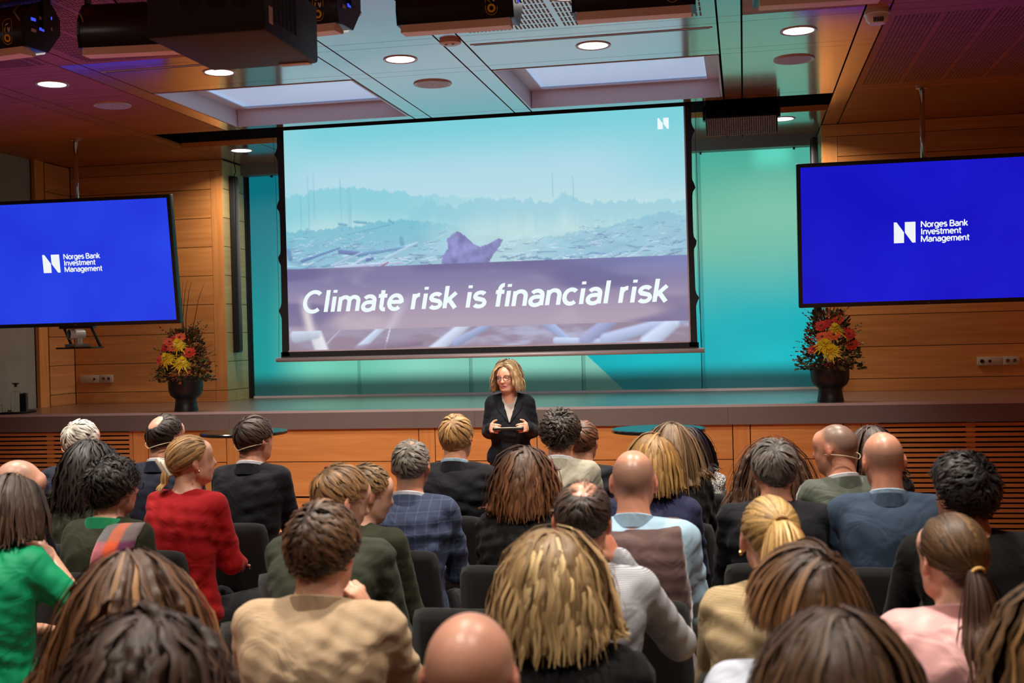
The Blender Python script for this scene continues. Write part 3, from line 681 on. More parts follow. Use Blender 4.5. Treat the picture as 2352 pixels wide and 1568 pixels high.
# ================================================================== loudspeakers
for x, y, z0, z1, lab in ((-5.262, 11.93, 1.67, 3.53, 'tall thin black loudspeaker column on the return wall beside the orange wood'), (.70, 11.9, 1.67, 3.6, 'tall thin black loudspeaker column beside the right display')):
    t = empty('column_loudspeaker', (x, y, z0)); tag(t, lab, 'loudspeaker')
    bevbox('case', .06, .10, z1 - z0, .006, M_BLACK, t, (0, 0, (z1 - z0) / 2))
    bevbox('grille_cloth', .01, .085, z1 - z0 - .04, .003, M_FABRICBLK, t, ((.033 if x < 0 else -.033), 0, (z1 - z0) / 2))
    tube('cable', [(0, .0, z1 - z0 - .01), (.02 if x < 0 else .045, .02, z1 - z0 + .05), (0.0 if x < 0 else .05, .03, CEIL - z0)], .005, M_BLACK, t)
t = empty('ceiling_loudspeaker', (.02, 10.47, 3.6)); tag(t, 'black gridded line-array loudspeaker hung in the screen slot', 'loudspeaker')
hd = bevbox('case', .60, .26, .20, .012, M_BLACK, t, (0, 0, 0), (R_(48), 0, 0))
V, F = [], []
for i in range(31):
    xx = -.28 + i * .56 / 30; k = len(V); V += boxv(xx - .0045, xx + .0045, -.14, -.131, -.095, .095); F += [tuple(a + k for a in f) for f in BOXF]
for j in range(12):
    zz = -.09 + j * .18 / 11; k = len(V); V += boxv(-.285, .285, -.138, -.132, zz - .003, zz + .003); F += [tuple(a + k for a in f) for f in BOXF]
M_GRID = plain('grille_grey', (.2, .2, .22), .4, .4)
link('front_grid', mesh('front_grid', V, F, M_GRID), t, None, (R_(48), 0, 0))
for s in (-1, 1): bevbox('bracket', .02, .1, .12, .004, M_BLACKM, t, (s * .315, 0, .03)); tube('hanger', [(s * .3, 0, .08), (s * .3, 0, .64)], .008, M_BLACKM, t)
for x, lab in ((-4.89, 'flat round ceiling loudspeaker over the vase beside the blue camera display'), (-2.26, 'flat round ceiling loudspeaker between the two coffers'), (.395, 'flat round ceiling loudspeaker beside the slatted right ceiling field')):
    t = empty('ceiling_speaker', (x, 8.80, CEIL)); tag(t, lab, 'loudspeaker')
    lathe('rim', [(.118, -.004), (.142, -.009), (.146, 0)], M_RIM, t, n=32); lathe('mesh_cover', [(0, -.006), (.118, -.006), (.119, -.002)], plain('speaker_mesh', srgb(182, 172, 176), .6, bump=.3, bscale=600) if 'speaker_mesh' not in MT else MT['speaker_mesh'], t, n=32)
    lathe('badge', [(0, -.0075), (.006, -.0075), (.006, -.006)], M_GREY, t, n=10)
t = empty('smoke_detector', (.84, 7.62, CEIL)); tag(t, 'white domed smoke detector on the narrow ceiling strip', 'smoke detector')
lathe('base', [(0, 0), (.075, 0), (.078, -.02), (.06, -.03)], M_WHITE, t, n=28); dm = lathe('dome', [(.072, -.022), (.066, -.055), (.045, -.078), (.0, -.085)], M_WHITE, t, n=28)
for k in range(7): box('vent', -.028 + k * .009, -.024 + k * .009, -.07, -.05, -.075, -.05, M_DARK, t)
t = empty('motion_sensor', (-1.82, 7.57, CEIL)); tag(t, 'beige disc-shaped sensor on the strip beside the slotted panel', 'sensor')
lathe('disc', [(0, 0), (.07, 0), (.07, -.018), (.05, -.026), (0, -.027)], M_PLATE, t, n=28)
for s in (-1, 1): lathe('eye', [(0, -.032), (.012, -.028)], M_BLACK, t, (s * .022, -.02, 0), n=10)

# ================================================================== projector and stage lanterns
pb = [atY(337, 92, 4.55), atY(609, 68, 4.55)]
pz = float((pb[0][2] + pb[1][2]) / 2); px0, px1 = float(pb[0][0]), float(pb[1][0])
pr = empty('projector', ((px0 + px1) / 2, 4.9, pz)); tag(pr, 'large black projector hung from the ceiling among the stage lanterns', 'projector')
pw = px1 - px0; M_PRJ = plain('projector_black', (.006, .006, .0065), .55, bump=.1, bscale=900)
bevbox('case', pw, .62, .26, .015, M_PRJ, pr, (0, -.04, .13))
M_FAN = plain('fan_black', (.004, .004, .004), .8)
for k in range(3):
    f_ = lathe('fan_grille', [(0, 0), (.03, 0), (.05, .001), (.052, -.002)], M_FAN, pr, (-.06 + k * .11 - .0, -.352, .15), (R_(90), 0, 0), n=20)
for k in range(6): box('vent_slot', pw / 2 - .001, pw / 2 + .0015, -.25 + k * .045, -.225 + k * .045, .06, .22, M_FAN, pr)
box('label_plate', pw / 2, pw / 2 + .002, -.31, -.27, .04, .11, M_PLATE, pr)
bevbox('front_foot', .14, .05, .006, .002, M_ALU, pr, (pw / 2 - .1, .24, -.002))
lathe('lens', [(.05, -.05), (.06, .0), (.058, .05), (.045, .055), (0, .05)], M_BLACK, pr, (-.1, .30, .13), (R_(-90), 0, 0), n=24)
tube('hanger_pole', [(0, 0, .26), (0, 0, CEIL - pz)], .025, M_BLACKM, pr, n=10)
M_LBODY = plain('lantern_black', (.007, .007, .0075), .28)
M_LTRIM = plain('lantern_trim', srgb(240, 212, 182), .45)
M_YEL = plain('yellow_print', srgb(236, 190, 20), .5); M_LWH = plain('white_print', srgb(225, 225, 215), .5)
M_BLUELED = emit('blue_display_led', srgb(70, 90, 255), .8)
prof = []
for k in range(13):
    a = R_(-100 + 200 * k / 12.0); prof.append((-.02 - .17 * math.cos(a * .9), .13 + .15 * math.sin(a)))
def lantern(x, zb, label, rz, tilt=22, aim=(-2.2, 9.2, 1.3)):
    t = empty('stage_lantern', (x, 6.05, zb), rz); tag(t, label, 'stage light')
    w2 = .29
    hd = empty('lantern_head', (0, 0, .16), 0, t); hd.rotation_euler = (R_(0), 0, 0)
    body = [(-.15, -.115), (-.165, -.05), (-.16, .02), (-.13, .08), (-.08, .125), (-.02, .15), (.06, .15), (.12, .08), (.12, .0), (.02, -.115)]
    b_ = prism('housing', body, 'x', -w2, w2, M_LBODY, hd, smooth=True)
    prism('end_cap', [(p * 1.03, q * 1.03) for p, q in body], 'x', w2, w2 + .012, M_BLACKM, hd)
    prism('end_cap', [(p * 1.03, q * 1.03) for p, q in body], 'x', -w2 - .012, -w2, M_BLACKM, hd)
    prism('front_lip', [(-.165, -.16), (-.155, -.118), (-.10, -.118), (-.05, -.14), (-.06, -.155)], 'x', -w2 + .01, w2 - .01, M_LTRIM, hd)
    prism('lens_sheet', [(.022, -.118), (.118, -.005), (.124, -.008), (.03, -.122)], 'x', -w2 + .02, w2 - .02, M_LAMP_STAGE, hd)
    # maker's pill-shaped mark on the back
    lx, n = w2 - .1, 24
    def bp(u_, q): # follows the curved back: q is height
        zs = [c[1] for c in body[:6]]; ys = [c[0] for c in body[:6]]
        return (lx + u_, float(np.interp(q, zs, ys)) - .003, q)
    out = [(.03 * math.cos(2 * math.pi * k / n), .04 * (1 if k < n / 2 else -1) + .03 * math.sin(2 * math.pi * k / n)) for k in range(n)]
    tube('mark_outline', [bp(a, q - .03) for a, q in out + out[:1]], .0014, M_YEL, hd, n=4)
    V = [bp(a, q - .068) for a, q in [(.021 * math.cos(2 * math.pi * k / n), .021 * math.sin(2 * math.pi * k / n)) for k in range(n)]] + [bp(a, q - .068) for a, q in [(.011 * math.cos(2 * math.pi * k / n), .011 * math.sin(2 * math.pi * k / n)) for k in range(n)]]
    link('mark_ring', mesh('mark_ring', V, [(k, (k + 1) % n, n + (k + 1) % n, n + k) for k in range(n)], M_YEL), hd)
    link('mark_stem', mesh('mark_stem', [bp(-.018, -.03), bp(-.003, -.042), bp(-.005, -.036), bp(-.012, -.034), bp(-.009, -.008), bp(-.016, -.008)], [(0, 1, 2, 3), (0, 3, 4, 5)], M_YEL), hd)
    link('mark_stroke', mesh('mark_stroke', [bp(.0, -.01), bp(.008, -.01), bp(.018, -.036), bp(.01, -.036), bp(-.016, .0), bp(-.004, .012), bp(.008, .012), bp(.002, .004), bp(.02, -.03), bp(.02, -.01), bp(.016, -.01), bp(.014, -.028)], [(0, 1, 2, 3), (4, 5, 6, 7), (8, 9, 10, 11)], M_LWH), hd)
    # end panel with the controls
    for k in range(6):
        yy, zz = -.11 + .065 * (k % 3), -.03 + .06 * (k // 3) + .02 * (k % 3)
        box('control', w2 + .012, w2 + .016, yy, yy + .035, zz, zz + .016, M_BLUELED if k % 2 else M_PLATE, hd)
    for s in (-1, 1): tube('handle', [(s * (w2 - .02), -.155, .02), (s * (w2 - .02), -.2, .06), (s * (w2 - .02), -.16, .1)], .007, M_GREY, hd, n=6)
    for s in (-1, 1): box('yoke_arm', s * (w2 + .022) - .006, s * (w2 + .022) + .006, -.03, .03, .0, .27, M_BLACKM, hd)
    box('yoke_bar', -w2 - .028, w2 + .028, -.03, .03, .264, .276, M_BLACKM, hd)
    bevbox('clamp', .06, .06, .08, .008, M_BLACKM, t, (0, 0, .465)); tube('hanger_pole', [(0, 0, .46), (0, 0, CEIL - zb)], .02, M_STEEL, t, n=10)
    tube('power_cable', [(-.1, -.12, .28), (-.16, -.12, .36), (-.1, -.06, .44), (-.02, -.03, .52)], .006, M_BLACK, t)
    la = bpy.data.lights.new('lamp', 'SPOT'); la.energy = STAGELIGHT_W; la.spot_size = R_(52); la.spot_blend = .7; la.shadow_soft_size = .16; la.color = (1.0, .92, .82)
    lo = bpy.data.objects.new('lamp', la); COL.objects.link(lo); lo.parent = t; lo.location = (0, .2, .02)
    d = Vector(aim) - Vector((x, 6.25, zb)); q = d.to_track_quat('-Z', 'Y').to_euler(); lo.rotation_euler = (q.x, q.y, q.z - rz)
    return t
M_LAMP_STAGE = emit('lantern_lens', (1.0, .93, .84), .5)
for i, (px, py, rz, lab, ax) in enumerate(((-22, 140, -8, 'black stage lantern with lit blue controls, first in the row from the concrete wall', -4.6), (312, 128, 6, 'black stage lantern with a cable, partly behind the projector', -3.4), (672, 88, -6, 'black stage lantern lit blue by the screen, beside the projector', -2.6),
        (1050, 74, 1, 'black stage lantern with yellow ring mark in front of the slotted ceiling panel', -2.0), (1455, 46, 2, 'black stage lantern above the white coffer, next to the smoke detector side', -1.2), (1878, 14, 3, 'black stage lantern peeping in at the ceiling edge nearest the smoke detector', -.2))):
    p = atY(px, py, 5.95); lantern(float(p[0]), float(p[2]), lab, R_(rz), aim=(ax, 9.3, 1.35))

# ================================================================== bar tables
def bar_table(x, y, label, rad=.328):
    t = empty('bar_table', (x, y, 0)); tag(t, label, 'table')
    lathe('table_top', [(0, 1.10), (rad - .006, 1.10), (rad, 1.094), (rad, 1.078), (rad - .006, 1.074), (0, 1.074)], plain('table_laminate', (.006, .007, .007), .14, spec=.7) if 'table_laminate' not in MT else MT['table_laminate'], t, n=56)
    tube('column', [(0, 0, .02), (0, 0, 1.076)], .03, M_BLACKM, t, n=16)
    lathe('foot_disc', [(0, .024), (.05, .024), (.21, .012), (.22, .0), (0, 0)], M_BLACKM, t, n=36)
bar_table(-3.764, 8.6, 'round black bar table standing between the two dark-suited men and the stage')
bar_table(-.609, 8.466, 'round black bar table with a teal sheen beyond the tweed jacket')

# ================================================================== water tray on the stage
M_CLEAR, N_, L_, b_ = _new('clear_glass')
b_.inputs['Base Color'].default_value = (.95, .97, .96, 1); b_.inputs['Roughness'].default_value = .03; b_.inputs['Transmission Weight'].default_value = 1.0; b_.inputs['IOR'].default_value = 1.45
t = empty('serving_tray', (-6.84, 10.28, ST)); tag(t, 'flat black serving tray on the stage edge below the left display', 'tray')
lathe('dish', [(0, .008), (.21, .008), (.225, .018), (.228, .016), (.215, .0), (0, 0)], M_BLACK, t, n=36)
t = empty('water_carafe', (-6.80, 10.30, ST + .009)); tag(t, 'clear glass water carafe with a flared stopper standing on the black tray', 'carafe')
lathe('bottle', [(.0, .002), (.045, .0), (.05, .01), (.05, .15), (.04, .18), (.018, .2), (.016, .235), (.024, .25), (.021, .25), (.013, .235), (.015, .2), (.036, .176), (.046, .148), (.046, .012), (0, .008)], M_CLEAR, t, n=28)
lathe('stopper', [(0, .236), (.012, .236), (.014, .256), (.034, .268), (.034, .274), (0, .276)], plain('brown_stopper', srgb(96, 60, 40), .4), t, n=20)
gl = [(.0, .004), (.03, .0), (.034, .01), (.036, .075), (.0335, .075), (.031, .012), (0, .01)]
for k, (x, y, z) in enumerate(((-6.96, 10.22, 0), (-6.90, 10.17, 0), (-6.93, 10.30, 0), (-6.955, 10.222, .063), (-6.905, 10.172, .063))):
    t = empty('water_glass', (x, y, ST + .009 + z)); tag(t, 'small clear tumbler %s on the black tray' % ('stacked inside another' if z else 'standing with others'), 'glass', 'tumblers on the tray')
    lathe('tumbler', gl, M_CLEAR, t, n=20)
t = empty('card_holder', (-6.68, 10.24, ST + .009)); tag(t, 'upright black box beside the carafe on the stage edge', 'box')
bevbox('box_body', .06, .06, .175, .003, M_FABRICBLK, t, (0, 0, .0875), (0, 0, R_(12))); bevbox('lid', .028, .03, .006, .002, M_BLACK, t, (.01, 0, .178))

# ================================================================== flower arrangements
M_VASE = plain('matt_black_ceramic', (.009, .009, .010), .38)
M_PET = {k: plain('petal_' + k, srgb(*c), .6) for k, c in dict(orange=(252, 112, 52), red=(226, 62, 32), yellow=(244, 212, 20)).items()}
M_FCEN = plain('flower_heart', srgb(120, 52, 20), .8); M_FCENY = plain('chrysanthemum_heart', srgb(206, 176, 20), .8)
M_LEAFV = vcol('leaf', .55, .3); M_TWIG = plain('red_twig', srgb(92, 30, 22), .6); M_BERRY = plain('berry', srgb(226, 92, 54), .35)
def petal_ring(V, F, n, r0, r1, wd, z0, z1, seed, droop=0.0):
    rr = random.Random(seed)
    for k in range(n):
        a = 2 * math.pi * (k + rr.uniform(-.3, .3)) / n; ra = r1 * rr.uniform(.88, 1.08)
        ca, sa = math.cos(a), math.sin(a); c = len(V)
        for q, (f, wf) in enumerate(((0, .5), (.5, 1), (.85, .8), (1, .15))):
            r = r0 + (ra - r0) * f; z = z0 + (z1 - z0) * f - droop * f * f
            for s in (-1, 1): V.append((r * ca - s * wd * wf * sa, r * sa + s * wd * wf * ca, z))
        for q in range(3): F.append((c + 2 * q, c + 2 * q + 1, c + 2 * q + 3, c + 2 * q + 2))
V, F = [], []; petal_ring(V, F, 20, .006, .046, .006, .004, .012, 1, .006); petal_ring(V, F, 16, .004, .032, .005, .008, .016, 2); GERB = (V, F)
V, F = [], []
for q in range(5): petal_ring(V, F, 22 - 2 * q, .004, .056 - .009 * q, .0045, .004 + .007 * q, .0 + .012 * q, 10 + q, .012 - .004 * q)
petal_ring(V, F, 9, .02, .07, .004, .0, -.02, 30, .02); CHRY = (V, F)
GM = {k: mesh('gerbera_' + k, GERB[0], GERB[1], M_PET[k], True) for k in ('orange', 'red')}
CM = mesh('chrysanthemum', CHRY[0], CHRY[1], M_PET['yellow'], True)
def arrangement(x, y, label, blooms, seed, twigs, mir=1):
    t = empty('flower_arrangement', (x, y, ST)); tag(t, label, 'flowers')
    rr = random.Random(seed); rg = np.random.RandomState(seed)
    lathe('vase', [(0, 0), (.108, 0), (.108, .008), (.1, .05), (.094, .1), (.098, .112), (.135, .14), (.152, .18), (.156, .23), (.154, .315), (.146, .315), (.14, .28), (0, .27)], M_VASE, t, n=72, flute=(.16, .31, .003))
    V, F, C = [], [], []
    def leaf(p, d, ln, wd, col):
        d = d / (np.linalg.norm(d) + 1e-9); s_ = np.cross(d, rg.randn(3)); s_ /= (np.linalg.norm(s_) + 1e-9); nn = np.cross(d, s_)
        c = len(V)
        for f, wf in ((0, .15), (.35, 1), (.7, .75), (1, .05)):
            for q in (-1, 1): V.append(p + d * ln * f + s_ * q * wd * wf - nn * .12 * ln * f * f); C.append(col)
        for q in range(3): F.append((c + 2 * q, c + 2 * q + 1, c + 2 * q + 3, c + 2 * q + 2))
    pal = [srgb(58, 74, 30), srgb(74, 88, 40), srgb(44, 52, 24), srgb(98, 104, 44), srgb(120, 52, 30), srgb(150, 70, 36), srgb(84, 34, 26), srgb(170, 96, 44)]
    for k in range(1700):                                   # an egg of leaves and sprigs over the rim
        z = .27 + .47 * rg.rand() ** 1.15; f = (z - .27) / .47
        R0 = .27 * (1 - .55 * f) * rg.rand() ** .45; a = rg.rand() * 6.283
        p = np.array([R0 * math.cos(a), R0 * math.sin(a), z]); out = np.array([math.cos(a), math.sin(a), .35 + .7 * f - .7 * (f < .2) * rg.rand()]) + rg.randn(3) * .35
        col = pal[rg.randint(0, 4)] if rg.rand() < (.74 - .25 * f) else pal[rg.randint(4, 8)]
        sz = rg.uniform(.02, .05)
        leaf(p, out, sz, sz * rg.choice([.12, .22, .38]), np.array(col) * rg.uniform(.6, 1.25))
    for k in range(40):                                     # fern-like sprays leaving the outline
        a = rg.rand() * 6.283; f = rg.rand(); z = .29 + .44 * f; b0 = np.array([.19 * (1 - .45 * f) * math.cos(a), .19 * (1 - .45 * f) * math.sin(a), z])
        d = np.array([math.cos(a), math.sin(a), -.25 + 1.1 * f]); d /= np.linalg.norm(d); col = np.array(pal[rg.randint(0, 8)])
        for q in range(9):
            pp = b0 + d * (.016 * q); sd = np.cross(d, [0, 0, 1.0]) * (1 if q % 2 else -1) + d * .6
            leaf(pp, sd + rg.randn(3) * .2, .03, .005, col * rg.uniform(.7, 1.2))
    tag(link('foliage', mesh('foliage', V, F, M_LEAFV, False, col=np.array(C)), t), kind='stuff')
    for (kind, bx, bz, by) in blooms:
        fl = link('chrysanthemum' if kind == 'yellow' else 'gerbera', CM if kind == 'yellow' else GM[kind], t, (bx * 1.1, by - .055, bz), (R_(rr.uniform(28, 62)), R_(rr.uniform(-18, 18)), rr.random() * 6))
        fl.scale = (1.3, 1.3, 1.3); fl.rotation_mode = 'ZYX'; fl.rotation_euler = (R_(rr.uniform(35, 60)) * (1 if by < 0 else .3), R_(rr.uniform(-22, 22)), 0)
        lathe('flower_heart', [(0, .016), (.007, .015), (.011, .008)], M_FCEN if kind != 'yellow' else M_FCENY, fl, n=10)
        tube('stem', [(0, 0, 0), (rr.uniform(-.01, .01), .02, -.12)], .003, MT.get('stem_green') or plain('stem_green', srgb(70, 90, 40), .5), fl, n=5)
    for tw in twigs: tube('twig', tw, [.0048 - .0036 * k / max(1, len(tw) - 1) for k in range(len(tw))], M_TWIG, t, n=5)
    for q in range(4 if mir > 0 else 3):
        cx, cz = (.0, .31) if q == 0 else (rr.uniform(-.16, .16), rr.uniform(.32, .6)); cy = -.17 if q == 0 else -.13
        V, F = [], []
        for k in range(42 if q == 0 else 22):
            p = (cx + rr.gauss(0, .04), cy + rr.gauss(0, .02), cz + rr.gauss(0, .018)); r = .0055
            c = len(V); V += [(p[0] + r, p[1], p[2]), (p[0] - r, p[1], p[2]), (p[0], p[1] + r, p[2]), (p[0], p[1] - r, p[2]), (p[0], p[1], p[2] + r), (p[0], p[1], p[2] - r)]
            F += [tuple(c + i for i in f) for f in ((0, 2, 4), (2, 1, 4), (1, 3, 4), (3, 0, 4), (2, 0, 5), (1, 2, 5), (3, 1, 5), (0, 3, 5))]
        tag(link('berry_spray', mesh('berry_spray', V, F, M_BERRY, True), t), kind='stuff')
    return t
arrangement(-5.032, 10.23, 'tall autumn flower arrangement with long bare twigs in a black footed vase',
    [('orange', .03, .665, -.10), ('orange', -.05, .625, -.13), ('orange', .0, .575, -.17), ('red', -.02, .65, -.08), ('yellow', .035, .60, -.15), ('yellow', -.04, .48, -.2), ('yellow', .085, .44, -.2), ('red', -.08, .58, -.12), ('red', .12, .53, -.12), ('red', -.11, .47, -.15)], 3,
    [[(0, 0, .5), (-.02, 0, .8), (-.015, 0, 1.0), (.0, 0, 1.17)], [(0, 0, .55), (-.01, 0, .85), (.02, 0, 1.1), (.05, 0, 1.2)], [(.01, 0, .55), (.02, 0, .85), (.06, 0, 1.1), (.085, 0, 1.17)], [(.02, 0, .55), (.10, 0, .8), (.15, 0, 1.02), (.21, 0, 1.16)],
     [(-.1, 0, .52), (-.2, -.02, .6), (-.26, -.02, .68)], [(.12, 0, .5), (.2, -.02, .56), (.28, -.02, .60)], [(.12, 0, .48), (.24, 0, .52), (.31, 0, .56)]], 1)
arrangement(.683, 10.2, 'autumn flower arrangement in a black footed vase under the right display edge',
    [('red', -.06, .62, -.1), ('red', .01, .64, -.1), ('orange', .06, .66, -.06), ('yellow', .035, .58, -.15), ('orange', .02, .545, -.18), ('orange', -.06, .53, -.16), ('yellow', -.05, .47, -.2), ('yellow', .0, .42, -.2), ('red', .13, .55, -.1), ('red', .16, .46, -.08), ('red', -.12, .43, -.12)], 8,
    [[(.1, 0, .5), (.14, 0, .6), (.18, 0, .68)], [(-.1, 0, .45), (-.16, 0, .52), (-.2, 0, .56)], [(-.08, 0, .5), (-.12, 0, .6), (-.15, 0, .64)]], -1)
# ================================================================== signed-distance modelling for bodies and clothes
import zlib
def hsh(t): return zlib.crc32(t.encode()) % 9973
class Field:
    def __init__(s, lo, hi, h, fine=None):
        """grid of spacing h; fine=(lo, hi, h2) makes a closer-set core"""
        s.lo = np.array(lo, np.float32); s.h = h if fine is None else fine[2]; s.ax = []
        for i in range(3):
            if fine is None: a = s.lo[i] + h * np.arange(int(np.ceil((hi[i] - s.lo[i]) / h)) + 1)
            else:
                f0, f1 = max(fine[0][i], s.lo[i]), min(fine[1][i], hi[i]); n0 = max(0, int(np.ceil((f0 - s.lo[i]) / h))); n2 = max(0, int(np.ceil((hi[i] - f1) / h)))
                mid = np.linspace(f0, f1, int(np.ceil((f1 - f0) / fine[2])) + 1); a = np.concatenate([f0 - h * np.arange(n0, 0, -1), mid, f1 + h * np.arange(1, n2 + 1)])
            s.ax.append(a.astype(np.float32))
        s.lo = np.array([a[0] for a in s.ax], np.float32); s.n = np.array([len(a) for a in s.ax]); s.d = np.full(s.n, .08, np.float32)
    def win(s, lo, hi, m=.05):
        a = np.array([max(0, np.searchsorted(s.ax[i], lo[i] - m) - 1) for i in range(3)]); b = np.array([min(s.n[i], np.searchsorted(s.ax[i], hi[i] + m) + 1) for i in range(3)])
        if np.any(b <= a): return None
        sl = tuple(slice(a[i], b[i]) for i in range(3))
        return sl, s.ax[0][sl[0]][:, None, None], s.ax[1][sl[1]][None, :, None], s.ax[2][sl[2]][None, None, :]
    def put(s, sl, d, k, op='add'):
        f = s.d[sl]
        if op == 'add':
            if k > 0: hh = np.maximum(k - np.abs(f - d), 0) / k; s.d[sl] = np.minimum(f, d) - hh * hh * k * .25
            else: s.d[sl] = np.minimum(f, d)
        else:
            d = -d
            if k > 0: hh = np.maximum(k - np.abs(f - d), 0) / k; s.d[sl] = np.maximum(f, d) + hh * hh * k * .25
            else: s.d[sl] = np.maximum(f, d)
    def cap(s, a, b, ra, rb, k=.02, op='add', flat=None):
        a, b = np.array(a, float), np.array(b, float); r = max(ra, rb)
        q = s.win(np.minimum(a, b) - r, np.maximum(a, b) + r, .03 + k)
        if q is None: return
        sl, X, Y, Z = q; v = b - a; L2 = float(v @ v) + 1e-9
        t = np.clip(((X - a[0]) * v[0] + (Y - a[1]) * v[1] + (Z - a[2]) * v[2]) / L2, 0, 1)
        dx, dy, dz = X - a[0] - t * v[0], Y - a[1] - t * v[1], Z - a[2] - t * v[2]
        s.put(sl, np.sqrt(dx * dx + dy * dy + dz * dz) - (ra + (rb - ra) * t), k, op)
    def ell(s, c, r, k=.02, rot=None, op='add'):
        c, r = np.array(c, float), np.array(r, float); m = float(r.max())
        ext = r if rot is None else np.sqrt((np.array(rot) ** 2) @ (r ** 2))
        q = s.win(c - ext, c + ext, .03 + k)
        if q is None: return
        sl, X, Y, Z = q; X, Y, Z = X - c[0], Y - c[1], Z - c[2]
        if rot is not None:
            R = np.array(rot); X, Y, Z = X * R[0, 0] + Y * R[1, 0] + Z * R[2, 0], X * R[0, 1] + Y * R[1, 1] + Z * R[2, 1], X * R[0, 2] + Y * R[1, 2] + Z * R[2, 2]
        k0 = np.sqrt((X / r[0]) ** 2 + (Y / r[1]) ** 2 + (Z / r[2]) ** 2); k1 = np.sqrt((X / r[0] ** 2) ** 2 + (Y / r[1] ** 2) ** 2 + (Z / r[2] ** 2) ** 2) + 1e-6
        s.put(sl, (k0 * (k0 - 1) / k1).astype(np.float32), k, op)
    def plane_cut(s, p, n, k=0.0, lo=None, hi=None):
        """removes everything on the side the normal points to (inside a window)"""
        sl, X, Y, Z = s.win(s.lo if lo is None else lo, s.ax_hi() if hi is None else hi, 0)
        d = -((X - p[0]) * n[0] + (Y - p[1]) * n[1] + (Z - p[2]) * n[2])
        s.put(sl, d, k, 'sub')
    def ax_hi(s): return np.array([a[-1] for a in s.ax])
    def wrinkle(s, amp, seed, f0=36.0):
        rg = np.random.RandomState(seed); w = np.abs(s.d) < .04
        I = np.nonzero(w); P = np.stack([s.ax[i][I[i]] for i in range(3)], 1)
        v = np.zeros(len(P), np.float32)
        for q in range(6):
            d = rg.randn(3); d[2] *= 1.8; d /= np.linalg.norm(d); fr = f0 * rg.uniform(.8, 2.6)
            wob = .35 * np.sin(P @ rg.randn(3) * 9 + rg.rand() * 6); v += np.sin((P @ d) * fr * 1.6 + wob * 3 + rg.rand() * 6) * amp / (1 + .35 * q)
        mk = .35 + .65 * soft(-.4, .6, np.sin(P @ rg.randn(3) * 7 + rg.rand() * 6) + np.sin(P @ rg.randn(3) * 9 + rg.rand() * 6))
        s.d[I] += (v * mk * .55).astype(np.float32)
    def mesh(s):
        d = s.d; ins = d < 0
        c = sum(ins[i:i + s.n[0] - 1, j:j + s.n[1] - 1, k:k + s.n[2] - 1].astype(np.int8) for i in (0, 1) for j in (0, 1) for k in (0, 1))
        I = np.nonzero((c > 0) & (c < 8)); nv = len(I[0])
        idx = np.full(c.shape, -1, np.int32); idx[I] = np.arange(nv)
        pos = np.zeros((nv, 3), np.float32); cnt = np.zeros(nv, np.float32)
        cor = [(i, j, k) for i in (0, 1) for j in (0, 1) for k in (0, 1)]
        val = {q: d[I[0] + q[0], I[1] + q[1], I[2] + q[2]] for q in cor}
        for a in cor:
            for ax in range(3):
                if a[ax]: continue
                b = tuple(1 if m == ax else a[m] for m in range(3)); da, db = val[a], val[b]
                m = (da < 0) != (db < 0); t = np.where(m, da / np.where(m, da - db, 1), 0)
                for e in range(3): pos[:, e] += np.where(m, a[e] + (t if e == ax else 0), 0)
                cnt += m
        pos /= np.maximum(cnt, 1)[:, None]
        V = np.stack([s.ax[e][I[e]] + pos[:, e] * (s.ax[e][I[e] + 1] - s.ax[e][I[e]]) for e in range(3)], 1)
        Fs = []
        for ax in range(3):
            sl0 = [slice(1, -1)] * 3; sl1 = [slice(1, -1)] * 3; sl0[ax] = slice(0, -1); sl1[ax] = slice(1, None)
            A, B = ins[tuple(sl0)], ins[tuple(sl1)]
            E = np.nonzero(A != B)
            off = [1, 1, 1]; off[ax] = 0
            p = [E[m] + off[m] for m in range(3)]
            u_, v_ = (ax + 1) % 3, (ax + 2) % 3
            def cell(du, dv):
                q = [p[0].copy(), p[1].copy(), p[2].copy()]; q[u_] -= du; q[v_] -= dv
                return idx[q[0], q[1], q[2]]
            qd = np.stack([cell(1, 1), cell(0, 1), cell(0, 0), cell(1, 0)], 1)
            fl = A[E]; qd[~fl] = qd[~fl][:, ::-1]
            Fs.append(qd[(qd >= 0).all(1)])
        return V.astype(np.float32), np.concatenate(Fs)
def rotm(yaw=0, pitch=0, roll=0):
    """head turn: yaw to its left, pitch nodding down, roll to its right shoulder (degrees)"""
    return np.array(Matrix.Rotation(R_(yaw), 3, 'Z') @ Matrix.Rotation(R_(-pitch), 3, 'X') @ Matrix.Rotation(R_(roll), 3, 'Y'))
def soft(a, b, t): q = np.clip((t - a) / (b - a), 0, 1); return q * q * (3 - 2 * q)

